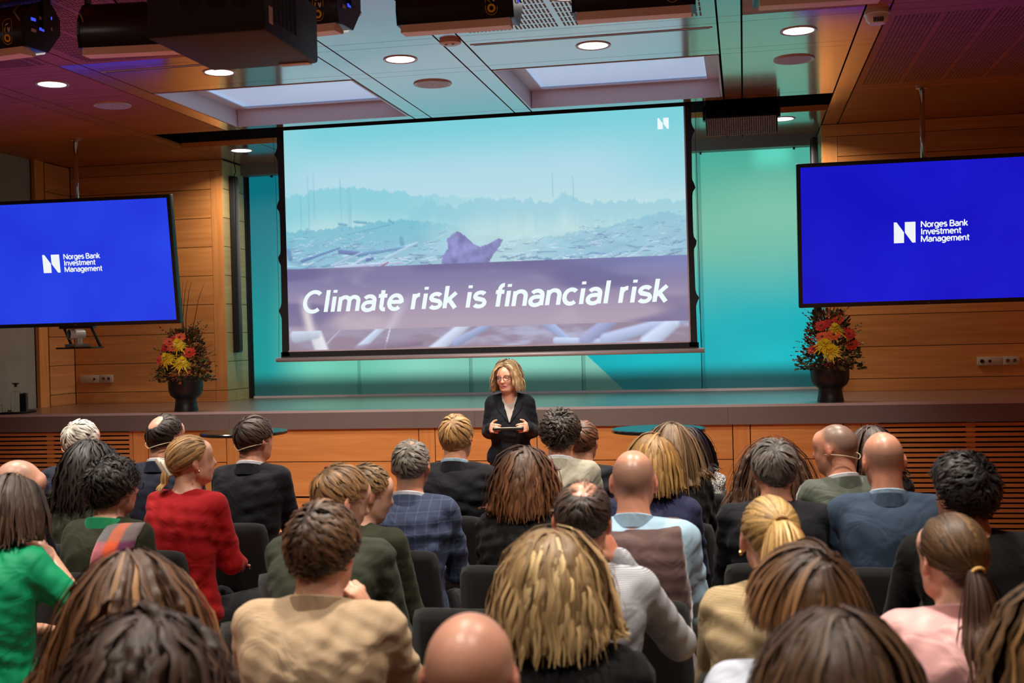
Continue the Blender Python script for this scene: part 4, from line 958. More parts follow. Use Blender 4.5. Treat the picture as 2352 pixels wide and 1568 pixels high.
# ------------------------------------------------------------------ heads
SK_C, SK_R = np.array([0, -.012, .024]), np.array([.0765, .0985, .0925])
def hairline(dirs, style):
    """>0 where hair grows; dirs are unit vectors from the skull centre, y forward"""
    az = np.abs(np.degrees(np.arctan2(dirs[:, 0], dirs[:, 1]))); el = dirs[:, 2]
    fem = style.get('fem', False); fr = style.get('front', .62)
    h = np.interp(az, [0, 30, 55, 75, 90, 104, 125, 150, 180], [fr, fr - (.1 if fem else .04), fr - (.42 if fem else .2), .12 if not fem else -.2, -.3, -.14, -.64, -.85, -.89])
    m = el - h
    b = style.get('bald')
    if b:
        c = np.array(b[:3]); c = c / np.linalg.norm(c); ang = np.degrees(np.arccos(np.clip(dirs @ c, -1, 1)))
        m = np.minimum(m, (ang - b[3]) / 60.0)
    return m
def head_prims(f, Hc, Rh, s, g, fem, detail, jaw=1.0, ears=True):
    T = lambda p: Hc + Rh @ (np.array(p) * s)
    f.ell(T(SK_C), SK_R * s + g, .02, Rh)
    f.ell(T((0, .025, -.035)), np.array((.062 * jaw, .068, .075)) * s + g, .03, Rh)
    f.cap(T((0, .058, -.082)), T((0, .05, -.045)), .027 * s * jaw, .045 * s, .03)
    for sx in (-1, 1): f.cap(T((sx * .045 * jaw, .0, -.055)), T((sx * .022, .055, -.085)), .022 * s, .02 * s, .025)
    f.ell(T((0, .07, .035)), np.array((.056, .03, .05)) * s, .025, Rh)
    if detail:
        f.cap(T((0, .091, .012)), T((0, .109, -.024)), .0085 * s, .0125 * s, .014)
        for sx in (-1, 1):
            f.ell(T((sx * .011, .099, -.028)), np.array((.009, .009, .007)) * s, .008, Rh)
            f.ell(T((sx * .031, .100, .006)), np.array((.017, .012, .012)) * s, .014, Rh, 'sub')
            f.ell(T((sx * .032, .086, .026)), np.array((.022, .010, .006)) * s, .012, Rh)
            f.ell(T((sx * .036, .074, -.022)), np.array((.02, .014, .02)) * s, .02, Rh)
        f.ell(T((0, .097, -.053)), np.array((.024, .009, .0055)) * s, .006, Rh)
        f.ell(T((0, .095, -.064)), np.array((.02, .009, .0065)) * s, .006, Rh)
        f.ell(T((0, .088, -.088)), np.array((.017, .012, .012)) * s, .015, Rh)
    else:
        f.cap(T((0, .088, .008)), T((0, .106, -.026)), .010 * s, .0145 * s, .014)
        f.ell(T((0, .09, -.058)), np.array((.022, .012, .012)) * s, .01, Rh)
    if ears:
        for sx in (-1, 1):
            Re = Rh @ np.array(Matrix.Rotation(R_(sx * 22), 3, 'Z') @ Matrix.Rotation(R_(-12), 3, 'X'))
            f.ell(T((sx * .081, -.012, -.004)), np.array((.0085, .019, .032)) * s, .008, Re)
            f.ell(T((sx * .0795, -.008, -.03)), np.array((.008, .011, .011)) * s, .008, Re)
            if f.h < .0082: f.ell(T((sx * .0905, -.008, .0)), np.array((.005, .010, .017)) * s, .005, Re, 'sub')

# ------------------------------------------------------------------ hair
def skull_pt(dirs, Hc, Rh, s, off):
    P = (SK_C + dirs * SK_R) * s; nrm = dirs / SK_R; nrm /= np.linalg.norm(nrm, axis=1, keepdims=True)
    return Hc + (P + nrm * np.asarray(off)[..., None]) @ Rh.T, nrm @ Rh.T
def hair_cap(Hc, Rh, s, st, col, name, mat, parent, g=.006):
    n1, n2 = 44, 26
    th = np.linspace(0, math.pi, n2)[:, None]; ph = np.linspace(0, 2 * math.pi, n1, endpoint=False)[None, :]
    D = np.stack([np.sin(th) * np.sin(ph), np.sin(th) * np.cos(ph), np.cos(th) + 0 * ph], -1).reshape(-1, 3)
    m = hairline(D, st); off = g * soft(-.02, .22, m) - .0015
    P, _ = skull_pt(D, Hc, Rh, s, off * s)
    i, j = np.mgrid[0:n2 - 1, 0:n1]; jn = (j + 1) % n1
    F = np.stack([i * n1 + j, (i + 1) * n1 + j, (i + 1) * n1 + jn, i * n1 + jn], -1).reshape(-1, 4)
    F = F[(m[F] > -.03).all(1)]
    us, inv = np.unique(F, return_inverse=True)
    V = P[us]; cc = np.array(col)[None, :] * np.random.RandomState(3).uniform(.75, 1.1, (len(us), 1))
    return V, inv.reshape(F.shape), cc
def ribbons(P, wid, nrm, cols):
    """P (n,m,3) lock centre lines -> V-shaped tapered ribbons"""
    n, m, _ = P.shape
    t = np.gradient(P, axis=1); t /= np.linalg.norm(t, axis=2, keepdims=True) + 1e-9
    sd = np.cross(t, nrm); sd /= np.linalg.norm(sd, axis=2, keepdims=True) + 1e-9
    up = np.cross(sd, t)
    s = np.linspace(0, 1, m)[None, :, None]
    w = wid[:, None, None] * (.55 + .45 * np.minimum(s * 5, 1)) * np.clip(1.1 - s ** 3.5, .16, 1)
    A = P - sd * w - up * w * .06; B = P + up * w * .14; C = P + sd * w - up * w * .06
    V = np.stack([A, B, C], 2).reshape(-1, 3)
    b = (np.arange(n)[:, None] * m + np.arange(m - 1)[None, :]).ravel() * 3
    F = np.concatenate([np.stack([b, b + 1, b + 4, b + 3], 1), np.stack([b + 1, b + 2, b + 5, b + 4], 1)])
    shade = np.array([.9, 1.05, .9])[None, None, :, None]
    C_ = (cols[:, :, None, :] * shade).reshape(-1, 3)
    ST = np.zeros((n, m, 3, 3), np.float32); ST[..., 0] = np.array([-1, 0, 1])[None, None, :]; ST[..., 1] = np.linspace(0, 1, m)[None, :, None]; ST[..., 2] = np.random.RandomState(n).rand(n)[:, None, None]
    return V, F, C_, ST.reshape(-1, 3)
def grow(Hc, Rh, s, st, solids, seed, D):
    """lock centre lines draped by gravity over the head, neck and shoulders"""
    rg = np.random.RandomState(seed); n = int(st['n'] * (1.1 if D < 3.0 else 1.0 if D < 4.2 else .8)); L = st['len']; m = min(st.get('seg', 9), 11); long_ = L > .12
    dirs = rg.randn(n * 4, 3); dirs /= np.linalg.norm(dirs, axis=1, keepdims=True)
    ok = hairline(dirs, st) > .015 + st.get('fade', 0.0) * rg.rand(len(dirs))
    if st.get('top'): ok &= dirs[:, 2] > st['top']
    if st.get('low'): ok &= dirs[:, 2] < st['low']
    dirs = dirs[ok][:n]; n = len(dirs)
    vol = st.get('vol', .012); o0 = vol * rg.uniform(.15, 1.0, n) * (1.0 if long_ else .6)
    p, nr = skull_pt(dirs, Hc, Rh, s, o0 * s)
    lens = L * rg.uniform(.72, 1.12, n)
    if long_: lens = np.maximum(.05, (L - 1.05 * ((Hc[2] + .125 * s) - p[:, 2])) * rg.uniform(.9, 1.04, n) + .035 * soft(.1, .9, dirs[:, 2]))
    ds = lens / (m - 1)
    wh = np.array(st.get('whorl', (.12, -.62, .78))); wh /= np.linalg.norm(wh)
    if st.get('tie') is not None:
        tie = Hc + Rh @ (np.array(st['tie']) * s); d = tie[None] - p
    elif st.get('part') is not None:
        loc = dirs; side = np.sign(loc[:, 0] - st['part'] * .5 + 1e-6)
        ks = soft(-.55, .35, loc[:, 1]) * soft(.0, .6, loc[:, 2]); d = np.stack([side * .95 * ks, -.2 - .5 * (1 - ks) * (loc[:, 2] > .5), -.5 - .5 * (1 - ks)], 1) @ Rh.T
    else:
        away = dirs - wh[None] * (dirs @ wh)[:, None]; sw = np.cross(wh[None], dirs)
        d = (away * 1.0 + st.get('swirl', .35) * sw + np.array([st.get('sweep', 0.0), .15, 0])[None]) @ Rh.T
    d = d - nr * (d * nr).sum(1, keepdims=True); d /= np.linalg.norm(d, axis=1, keepdims=True) + 1e-9
    d += rg.randn(n, 3) * st.get('mess', .12) + nr * st.get('lift', .25)
    d /= np.linalg.norm(d, axis=1, keepdims=True)
    P = np.zeros((n, m, 3)); P[:, 0] = p; N = np.zeros((n, m, 3)); N[:, 0] = nr
    g = st.get('grav', .25 if not long_ else .5)
    for k in range(1, m):
        if st.get('tie') is not None:
            dd = tie[None] - p; rem = np.linalg.norm(dd, axis=1); d = dd / (rem[:, None] + 1e-6); step = rem / (m - k)
        else:
            d = d + np.array([0, 0, -g])[None] * np.minimum(1, ds[:, None] / .02) * .6
            d /= np.linalg.norm(d, axis=1, keepdims=True) + 1e-9; step = ds
        p = p + d * step[:, None]
        q = (p - Hc) @ Rh / s - SK_C; rad = np.linalg.norm(q / SK_R, axis=1, keepdims=True); u_ = q / SK_R / rad
        nl = u_ / SK_R; nl /= np.linalg.norm(nl, axis=1, keepdims=True); nw = nl @ Rh.T
        tgt = Hc + (SK_C * s + u_ * SK_R * s + nl * (o0[:, None] + .002) * s) @ Rh.T
        inside = (rad[:, 0] < 1 + o0 / .09)
        if long_ or st.get('free'): p = np.where(inside[:, None], tgt, p)
        else:
            hug = st.get('hug', .55); p = np.where(inside[:, None], tgt, p * (1 - hug) + (tgt + nw * (st.get('tip', .006) * k / m)) * hug)
        for a, b, ra, rb in solids:
            v = b - a; t = np.clip(((p - a) @ v) / (v @ v + 1e-9), 0, 1); c = a + t[:, None] * v; e = p - c; dist = np.linalg.norm(e, axis=1); r = ra + (rb - ra) * t + .006 + .6 * o0
            hit = dist < r; p = np.where(hit[:, None], c + e / (dist[:, None] + 1e-6) * r[:, None], p)
        if st.get('tie') is None:
            d2 = p - P[:, k - 1]; d = d2 / (np.linalg.norm(d2, axis=1, keepdims=True) + 1e-9)
        P[:, k] = p; N[:, k] = nw
    ca, cw = st.get('curl', 0.0), st.get('wave', .06)
    if ca:
        sx = np.linspace(0, 1, m)[None, :] * lens[:, None]; ph = rg.rand(n, 1) * 6.28
        if not st.get('wild'): ph = ph * .16 + 7 * np.arctan2(dirs[:, :1], dirs[:, 1:2])
        tt = np.gradient(P, axis=1); tt /= np.linalg.norm(tt, axis=2, keepdims=True) + 1e-9; sd = np.cross(tt, N)
        amp = ca * np.minimum(1, sx / (.35 * L))[..., None]
        P = P + sd * (np.sin(6.28 * sx / cw + ph))[..., None] * amp + N * (np.cos(6.28 * sx / cw + ph) + .4)[..., None] * amp * .7
    return P, N, lens, dirs
def lock_cols(n, m, st, seed, dirs=None):
    rg = np.random.RandomState(seed + 5); c0, c1 = np.array(st['col']), np.array(st.get('tips', st['col']))
    s = np.linspace(0, 1, m)[None, :, None]
    base = c0 + (c1 - c0) * s ** 1.3
    v = rg.lognormal(0, st.get('var', .28), (n, 1, 1)); mix = (rg.rand(n, 1, 1) < st.get('streak', .0))
    hi = np.array(st.get('hi', st['col']))
    return np.where(mix, hi[None, None] * np.ones_like(base), base) * v
def make_hair(par, Hc, Rh, s, st, solids, seed, D):
    if st.get('none'): return
    Vs, Fs, Cs, Ts = [], [], [], []; off = 0
    def addm(V, F, C, T=None):
        nonlocal off
        Vs.append(V); Fs.append(F + off); Cs.append(C); Ts.append(np.random.RandomState(1).rand(len(V), 3).astype(np.float32) if T is None else T); off += len(V)
    addm(*hair_cap(Hc, Rh, s, st, np.array(st['col']) * .8, 'cap', None, None, st.get('capg', .006)))
    layers = [st] + st.get('extra', [])
    if st['len'] > .16 and st.get('tie') is None:               # long hair: a soft mass below the locks
        P, N, lens, dirs = grow(Hc, Rh, s, dict(st, n=150, curl=st.get('curl', 0) * .8), solids, seed + 200, 9.0)
        lo_, hi_ = P.reshape(-1, 3).min(0) - .03, P.reshape(-1, 3).max(0) + .03; hm = .0125 if D > 4.2 else .0105
        fm = Field(lo_, hi_, hm)
        for k in range(len(P)):
            for q in range(0, P.shape[1] - 1):
                r0 = .0135 * (1 - .55 * (q / P.shape[1]) ** 2); fm.cap(P[k, q] - N[k, q] * .0165, P[k, q + 1] - N[k, q + 1] * .0165, r0, r0 * .95, .012)
        Vm, Fm = fm.mesh(); lc = ((Vm - Hc) @ Rh) / s; az = np.arctan2(lc[:, 0], -lc[:, 1])
        fz = np.clip((Hc[2] + .11 - Vm[:, 2]) / st['len'], 0, 1)[:, None]; cm = (np.array(st['col']) + (np.array(st.get('tips', st['col'])) - np.array(st['col'])) * fz ** 1.3) * .8
        addm(Vm, Fm, cm, np.stack([az * 14, fz[:, 0] * 2.5, 0 * az + .3], 1))
    for q, ly in enumerate(layers):
        ly = dict(st, **ly) if q else ly
        P, N, lens, dirs = grow(Hc, Rh, s, ly, solids, seed + 31 * q, D)
        wd = ly.get('w', .007) * (1.0 if D < 3.0 else 1.0 if D < 4.2 else 1.05) * np.random.RandomState(seed + q).uniform(.6, 1.3, len(P))
        addm(*ribbons(P, wd, N, lock_cols(len(P), P.shape[1], ly, seed + q)))
    if st.get('tail'):
        tl = st['tail']; rg = np.random.RandomState(seed + 77); n, m = int(tl['n'] * 1.6), 12
        tie = Hc + Rh @ (np.array(st['tie']) * s); d0 = Rh @ np.array(tl.get('dir', (0, -1, .15)))
        P = np.zeros((n, m, 3)); N = np.zeros((n, m, 3)); ang = rg.rand(n) * 6.28; rr = np.sqrt(rg.rand(n))
        a1 = Rh @ np.array([1.0, 0, 0]); 
        lens = tl['len'] * rg.uniform(.75, 1.05, n)
        d = np.repeat(d0[None], n, 0) + rg.randn(n, 3) * .12
        p = tie[None] + (np.cos(ang) * rr)[:, None] * a1 * .012 + (np.sin(ang) * rr)[:, None] * np.array([0, 0, 1.0]) * .012; P[:, 0] = p
        for k in range(1, m):
            d = d + np.array([0, 0, -.55]); d /= np.linalg.norm(d, axis=1, keepdims=True); p = p + d * (lens / (m - 1))[:, None]
            for a, b, ra, rb in solids:
                v = b - a; t = np.clip(((p - a) @ v) / (v @ v + 1e-9), 0, 1); c = a + t[:, None] * v; e = p - c; dist = np.linalg.norm(e, axis=1); r = ra + (rb - ra) * t + .008 + .012 * rr
                hit = dist < r; p = np.where(hit[:, None], c + e / (dist[:, None] + 1e-6) * r[:, None], p)
            f = k / (m - 1); P[:, k] = p
        f = np.linspace(0, 1, m)[None, :, None]; wd_ = tl.get('spread', .03) * np.sin(np.clip(f * 1.25 + .12, 0, 1) * math.pi * .72)
        P += a1 * (np.cos(ang) * rr)[:, None, None] * wd_ + np.array([0, -1.0, 0]) * (np.sin(ang) * rr)[:, None, None] * wd_ * .7
        N[:] = (np.cos(ang)[:, None, None] * a1 + np.sin(ang)[:, None, None] * np.array([0, -1.0, 0.2])[None, None])
        addm(*ribbons(P, .7 * tl.get('w', .007) * rg.uniform(.6, 1.2, n), N, lock_cols(n, m, dict(st, **tl), seed + 9)))
    V, F, C = np.concatenate(Vs), np.concatenate(Fs), np.concatenate(Cs)
    me = mesh('hair', V, F, M_HAIR, True, col=np.clip(C, 0, 1)); at = me.attributes.new('strand', 'FLOAT_VECTOR', 'POINT'); at.data.foreach_set('vector', np.concatenate(Ts).astype(np.float32).ravel())
    return link('hair', me, par)

# ------------------------------------------------------------------ collars: a band wrapped round the neck
def band(name, par, c, rx, ry, h0, h1, flare, mat, a0=-155, a1=155, tilt=18, th=.004, n=30, fold=None):
    """c: neck foot; h0,h1 lower and upper height behind; the band leans out by flare at its lower edge"""
    V, F = [], []; prof = [(flare, h0), (flare * .45, h0 + (h1 - h0) * .5), (0, h1), (-th, h1 - .002), (-th, h0)]
    if fold: prof = [(flare, h0), (flare + .003, h0 + .002), (.006, h1), (.0, h1 + .004), (-th, h1), (-th, h0 - .01)]
    m = len(prof)
    for i in range(n + 1):
        a = R_(a0 + (a1 - a0) * i / n); sx, cy = math.sin(a), -math.cos(a)
        for (o, z) in prof:
            yy = (ry + o) * cy
            V.append((c[0] + (rx + o) * sx, c[1] + yy, c[2] + z - math.tan(R_(tilt)) * (yy + ry) * .75))
    for i in range(n):
        for j in range(m - 1): F.append((i * m + j, (i + 1) * m + j, (i + 1) * m + j + 1, i * m + j + 1))
    me = mesh(name, V, F, mat, True)
    try: me.set_sharp_from_angle(angle=R_(50))
    except Exception: pass
    return link(name, me, par)

# ------------------------------------------------------------------ cloth
def cloth(name, rgb, rough=.85, kind=None, rgb2=None, sc=1.0, sheen=.04, bump=.12):
    m, N, L, b = _new(name)
    b.inputs['Roughness'].default_value = rough; b.inputs['Specular IOR Level'].default_value = .25; b.inputs['Sheen Weight'].default_value = sheen; b.inputs['Sheen Roughness'].default_value = .4
    tc = N.new('ShaderNodeTexCoord')
    nz = N.new('ShaderNodeTexNoise'); nz.inputs['Scale'].default_value = 9; nz.inputs['Detail'].default_value = 4; L.new(tc.outputs['Object'], nz.inputs['Vector'])
    wv = N.new('ShaderNodeTexNoise'); wv.inputs['Scale'].default_value = 420; L.new(tc.outputs['Object'], wv.inputs['Vector'])
    wr = N.new('ShaderNodeTexNoise'); wr.inputs['Scale'].default_value = 7; wr.inputs['Detail'].default_value = 2; wr.inputs['Distortion'].default_value = 1.6; L.new(tc.outputs['Object'], wr.inputs['Vector'])
    b1 = N.new('ShaderNodeBump'); b1.inputs['Strength'].default_value = .55; b1.inputs['Distance'].default_value = .02; L.new(wr.outputs['Fac'], b1.inputs['Height'])
    b2 = N.new('ShaderNodeBump'); b2.inputs['Strength'].default_value = bump; b2.inputs['Distance'].default_value = .002; L.new(wv.outputs['Fac'], b2.inputs['Height']); L.new(b1.outputs[0], b2.inputs['Normal'])
    L.new(b2.outputs[0], b.inputs['Normal'])
    mx = N.new('ShaderNodeMix'); mx.data_type = 'RGBA'
    mx.inputs[6].default_value = (*[c * .82 for c in rgb], 1); mx.inputs[7].default_value = (*[min(1, c * 1.18) for c in rgb], 1)
    L.new(nz.outputs['Fac'], mx.inputs[0]); out = mx.outputs[2]
    def wave(axis, scale, pos, wid):
        w_ = N.new('ShaderNodeTexWave'); w_.bands_direction = axis; w_.wave_profile = 'SIN'; w_.inputs['Scale'].default_value = scale; w_.inputs['Distortion'].default_value = .6; w_.inputs['Detail'].default_value = 0
        L.new(tc.outputs['Object'], w_.inputs['Vector']); r = N.new('ShaderNodeMapRange'); r.inputs[1].default_value = pos; r.inputs[2].default_value = pos + wid; L.new(w_.outputs['Fac'], r.inputs[0]); return r.outputs[0]
    def over(f, c, a):
        nonlocal out
        q = N.new('ShaderNodeMix'); q.data_type = 'RGBA'; ml = N.new('ShaderNodeMath'); ml.operation = 'MULTIPLY'; ml.inputs[1].default_value = a; L.new(f, ml.inputs[0]); L.new(ml.outputs[0], q.inputs[0])
        L.new(out, q.inputs[6]); q.inputs[7].default_value = (*c, 1); out = q.outputs[2]
    if kind == 'stripe': over(wave('Z', 62 * sc, .55, .1), rgb2, .85)
    if kind == 'plaid': over(wave('X', 7 * sc, .95, .05), rgb2, .35); over(wave('Z', 7 * sc, .95, .05), rgb2, .35)
    if kind == 'check': over(wave('X', 52 * sc, .55, .1), rgb2, .4); over(wave('Z', 52 * sc, .55, .1), rgb2, .4)
    if kind == 'tweed':
        t = N.new('ShaderNodeTexNoise'); t.inputs['Scale'].default_value = 160 * sc; L.new(tc.outputs['Object'], t.inputs['Vector'])
        r = N.new('ShaderNodeMapRange'); r.inputs[1].default_value = .5; r.inputs[2].default_value = .56; L.new(t.outputs['Fac'], r.inputs[0]); over(r.outputs[0], rgb2, .9)
    L.new(out, b.inputs['Base Color'])
    return m
M_HAIR = vcol('hair', .46, .4)
def _strands():
    m = M_HAIR; N, L = m.node_tree.nodes, m.node_tree.links; b = N['Principled BSDF']
    a = N.new('ShaderNodeAttribute'); a.attribute_name = 'strand'; mp = N.new('ShaderNodeMapping'); mp.inputs['Scale'].default_value = (3.2, 1.6, 60.0); L.new(a.outputs['Vector'], mp.inputs['Vector'])
    t = N.new('ShaderNodeTexNoise'); t.inputs['Scale'].default_value = 1.0; t.inputs['Detail'].default_value = 3; L.new(mp.outputs[0], t.inputs['Vector'])
    r = N.new('ShaderNodeMapRange'); r.inputs[1].default_value = .3; r.inputs[2].default_value = .7; r.inputs[3].default_value = .45; r.inputs[4].default_value = 1.45; L.new(t.outputs['Fac'], r.inputs[0])
    c = [n for n in N if n.type == 'ATTRIBUTE' and n.attribute_name == 'col'][0]; mx = N.new('ShaderNodeVectorMath'); mx.operation = 'SCALE'; L.new(c.outputs['Color'], mx.inputs[0]); L.new(r.outputs[0], mx.inputs['Scale']); L.new(mx.outputs[0], b.inputs['Base Color'])
    bp = N.new('ShaderNodeBump'); bp.inputs['Strength'].default_value = .5; bp.inputs['Distance'].default_value = .002; L.new(t.outputs['Fac'], bp.inputs['Height']); L.new(bp.outputs[0], b.inputs['Normal'])
_strands()
M_SKIN = vcol('skin', .36, .45, bump=.15, bscale=180)
M_SHOE = plain('shoe_leather', (.012, .010, .009), .35)
M_TROUSER = cloth('dark_trousers', (.012, .012, .015))

# ------------------------------------------------------------------ chairs
def chair_parts():
    parts = []
    # padded back: slightly curved, thicker below
    n, m = 12, 10; V, F = [], []
    for sgn in (-1, 1):
        for j in range(m + 1):
            f = j / m; z = .40 + .48 * f; wv = .228 - .022 * f - (.010 if f > .93 else 0); yb = -.235 - .085 * f
            for i in range(n + 1):
                u_ = 2 * i / n - 1; x = u_ * wv; e = (1 - u_ ** 8) * (1 if 0 < j < m else .35)
                V.append((x, yb + .035 * (u_ * u_) * .9 + sgn * .016 * e, z - (.012 * abs(u_) ** 6 if j == m else 0)))
    k = (n + 1) * (m + 1)
    for j in range(m):
        for i in range(n):
            a = j * (n + 1) + i; F.append((a, a + 1, a + n + 2, a + n + 1)); F.append((k + a, k + a + n + 1, k + a + n + 2, k + a + 1))
    for i in range(n): F.append((i, k + i, k + i + 1, i + 1)); a = m * (n + 1) + i; F.append((a, a + 1, k + a + 1, k + a))
    for j in range(m): a = j * (n + 1); F.append((a, a + n + 1, k + a + n + 1, k + a)); a += n; F.append((a, k + a, k + a + n + 1, a + n + 1))
    parts.append(('backrest', mesh('chair_back', V, F, M_FABRICBLK, True)))
    o = bevbox('seat', .47, .47, .05, .02, M_FABRICBLK, None, None, None, 3); me = o.data; bpy.data.objects.remove(o)
    for v in me.vertices: v.co.y += .01; v.co.z += .43
    parts.append(('seat', me))
    for sx in (-1, 1):
        for sy in (-1, 1):
            V, F = tubev([(sx * .20, sy * .18, .41), (sx * .225, sy * .215 - .01, .0)], .0095, 8); parts.append(('leg', mesh('chair_leg', V, F, M_STEELDK, True)))
    for sy in (-1, 1):
        V, F = tubev([(-.206, sy * .19, .28), (.206, sy * .19, .28)], .007, 6); parts.append(('crossbar', mesh('chair_bar', V, F, M_BLACKM, True)))
    return parts
M_STEELDK = plain('dark_steel', (.05, .05, .052), .3, .9)
CHAIR = chair_parts()
def chair(x, y, rz, label, z=0.0):
    t = empty('conference_chair', (x, y, 0), rz); tag(t, label, 'chair', 'black audience chairs')
    for nm, me in CHAIR: link(nm, me, t)
    return t
# shoe
f_ = Field((-.08, -.14, -.02), (.08, .2, .14), .009)
f_.ell((0, .08, .035), (.045, .1, .036), .02); f_.ell((0, -.03, .045), (.038, .07, .05), .03); f_.cap((0, -.04, .05), (0, -.045, .1), .036, .034, .03); f_.plane_cut((0, 0, 0), (0, 0, -1)); f_.plane_cut((0, 0, .105), (0, 0, 1))
V, F = f_.mesh(); SHOE = mesh('shoe', V, F, M_SHOE, True)

# ------------------------------------------------------------------ a person
def surf_y(f, x, z, front=False):
    """where a garment's back (or front) surface lies at (x, z)"""
    i, k = int(round((x - f.lo[0]) / f.h)), int(round((z - f.lo[2]) / f.h))
    c = f.d[min(max(i, 0), f.n[0] - 1), :, min(max(k, 0), f.n[2] - 1)]; q = np.nonzero(c < 0)[0]
    if len(q) == 0: return None
    j = q[-1] if front else q[0]; jn = j + 1 if front else j - 1
    t = c[j] / (c[j] - c[jn] + 1e-9); return float(f.ax[1][j] + (jn - j) * t * f.h)
def drape(name, par, f, outline, mat, off=.006, front=False, nx=10, nz=14, col=None, th=.004):
    """a strip of cloth lying on a garment: outline(u,v)->(x,z)"""
    V, F, C = [], [], []
    for lay in (0, 1):
        last = None
        for j in range(nz + 1):
            for i in range(nx + 1):
                x, z = outline(i / nx, j / nz); y = surf_y(f, x, z, front)
                if y is None: y = last if last is not None else 0.0
                last = y; sg = 1 if front else -1
                V.append((x, y + sg * (off - lay * th), z)); C.append(col(i / nx, j / nz) if col else (1, 1, 1))
    n1 = nx + 1; k = n1 * (nz + 1)
    for j in range(nz):
        for i in range(nx):
            a = j * n1 + i; F.append((a, a + 1, a + n1 + 1, a + n1)); F.append((k + a, k + a + n1, k + a + n1 + 1, k + a + 1))
    for i in range(nx): F.append((i, k + i, k + i + 1, i + 1)); a = nz * n1 + i; F.append((a, a + 1, k + a + 1, k + a))
    for j in range(nz): a = j * n1; F.append((a, a + n1, k + a + n1, k + a)); a += nx; F.append((a, k + a, k + a + n1, a + n1))
    return link(name, mesh(name, V, F, mat, True, col=np.array(C) if col else None), par)
def hand(f, W, dirv, palm_n, side, s=1.0, curl=.5, spread=.18):
    """palm and five separate fingers; dirv along the fingers, palm_n out of the palm, side=+1 thumb on the +x side of the frame"""
    d = np.array(dirv, float); d /= np.linalg.norm(d); pn = np.array(palm_n, float); pn -= d * (pn @ d); pn /= np.linalg.norm(pn); t = np.cross(d, pn) * side
    R = np.stack([t, d, pn], 1)
    f.ell(W + d * .042 * s, np.array((.038, .048, .016)) * s, .012, R)
    for q, (o, ln) in enumerate(((.028, .072), (.010, .08), (-.009, .075), (-.027, .06))):
        a = W + d * .078 * s + t * o * s; dd = d + t * spread * (o / .03) * .5; c1 = curl * .7
        b = a + (dd * math.cos(c1) + pn * math.sin(c1)) * ln * .45 * s; c = b + (dd * math.cos(curl * 1.8) + pn * math.sin(curl * 1.8)) * ln * .35 * s; e = c + (dd * math.cos(curl * 2.6) + pn * math.sin(curl * 2.6)) * ln * .25 * s
        f.cap(a, b, .0095 * s, .0088 * s, .005); f.cap(b, c, .0088 * s, .008 * s, .003); f.cap(c, e, .008 * s, .0068 * s, .003)
    a = W + d * .02 * s + t * .028 * s; b = a + (d * .6 + t * .75 + pn * .3) / 1.0 * .035 * s; c = b + (d * .85 + t * .3 + pn * .35) * .035 * s
    f.cap(a, b, .014 * s, .0105 * s, .008); f.cap(b, c, .0105 * s, .008 * s, .003)
POSES = dict(   # elbow and wrist offsets from the shoulder in shoulder frame (outward, forward, up), hand direction
    lap=((.035, .07, -.275), (-.07, .285, -.315), (-.5, .8, -.15)),
    knee=((.05, .11, -.27), (-.02, .34, -.33), (-.2, .9, -.2)),
    crossed=((.06, .08, -.27), (-.14, .25, -.22), (-.95, .1, .05)),
    chin=((.03, .16, -.245), (-.105, .20, -.02), (-.35, -.05, 1.0)),
    cheek=((.10, .17, -.19), (-.075, .105, .075), (-.45, -.15, .9)),
    raise_=((.17, .10, -.20), (-.03, .13, .0), (-.5, -.1, .5)),
)
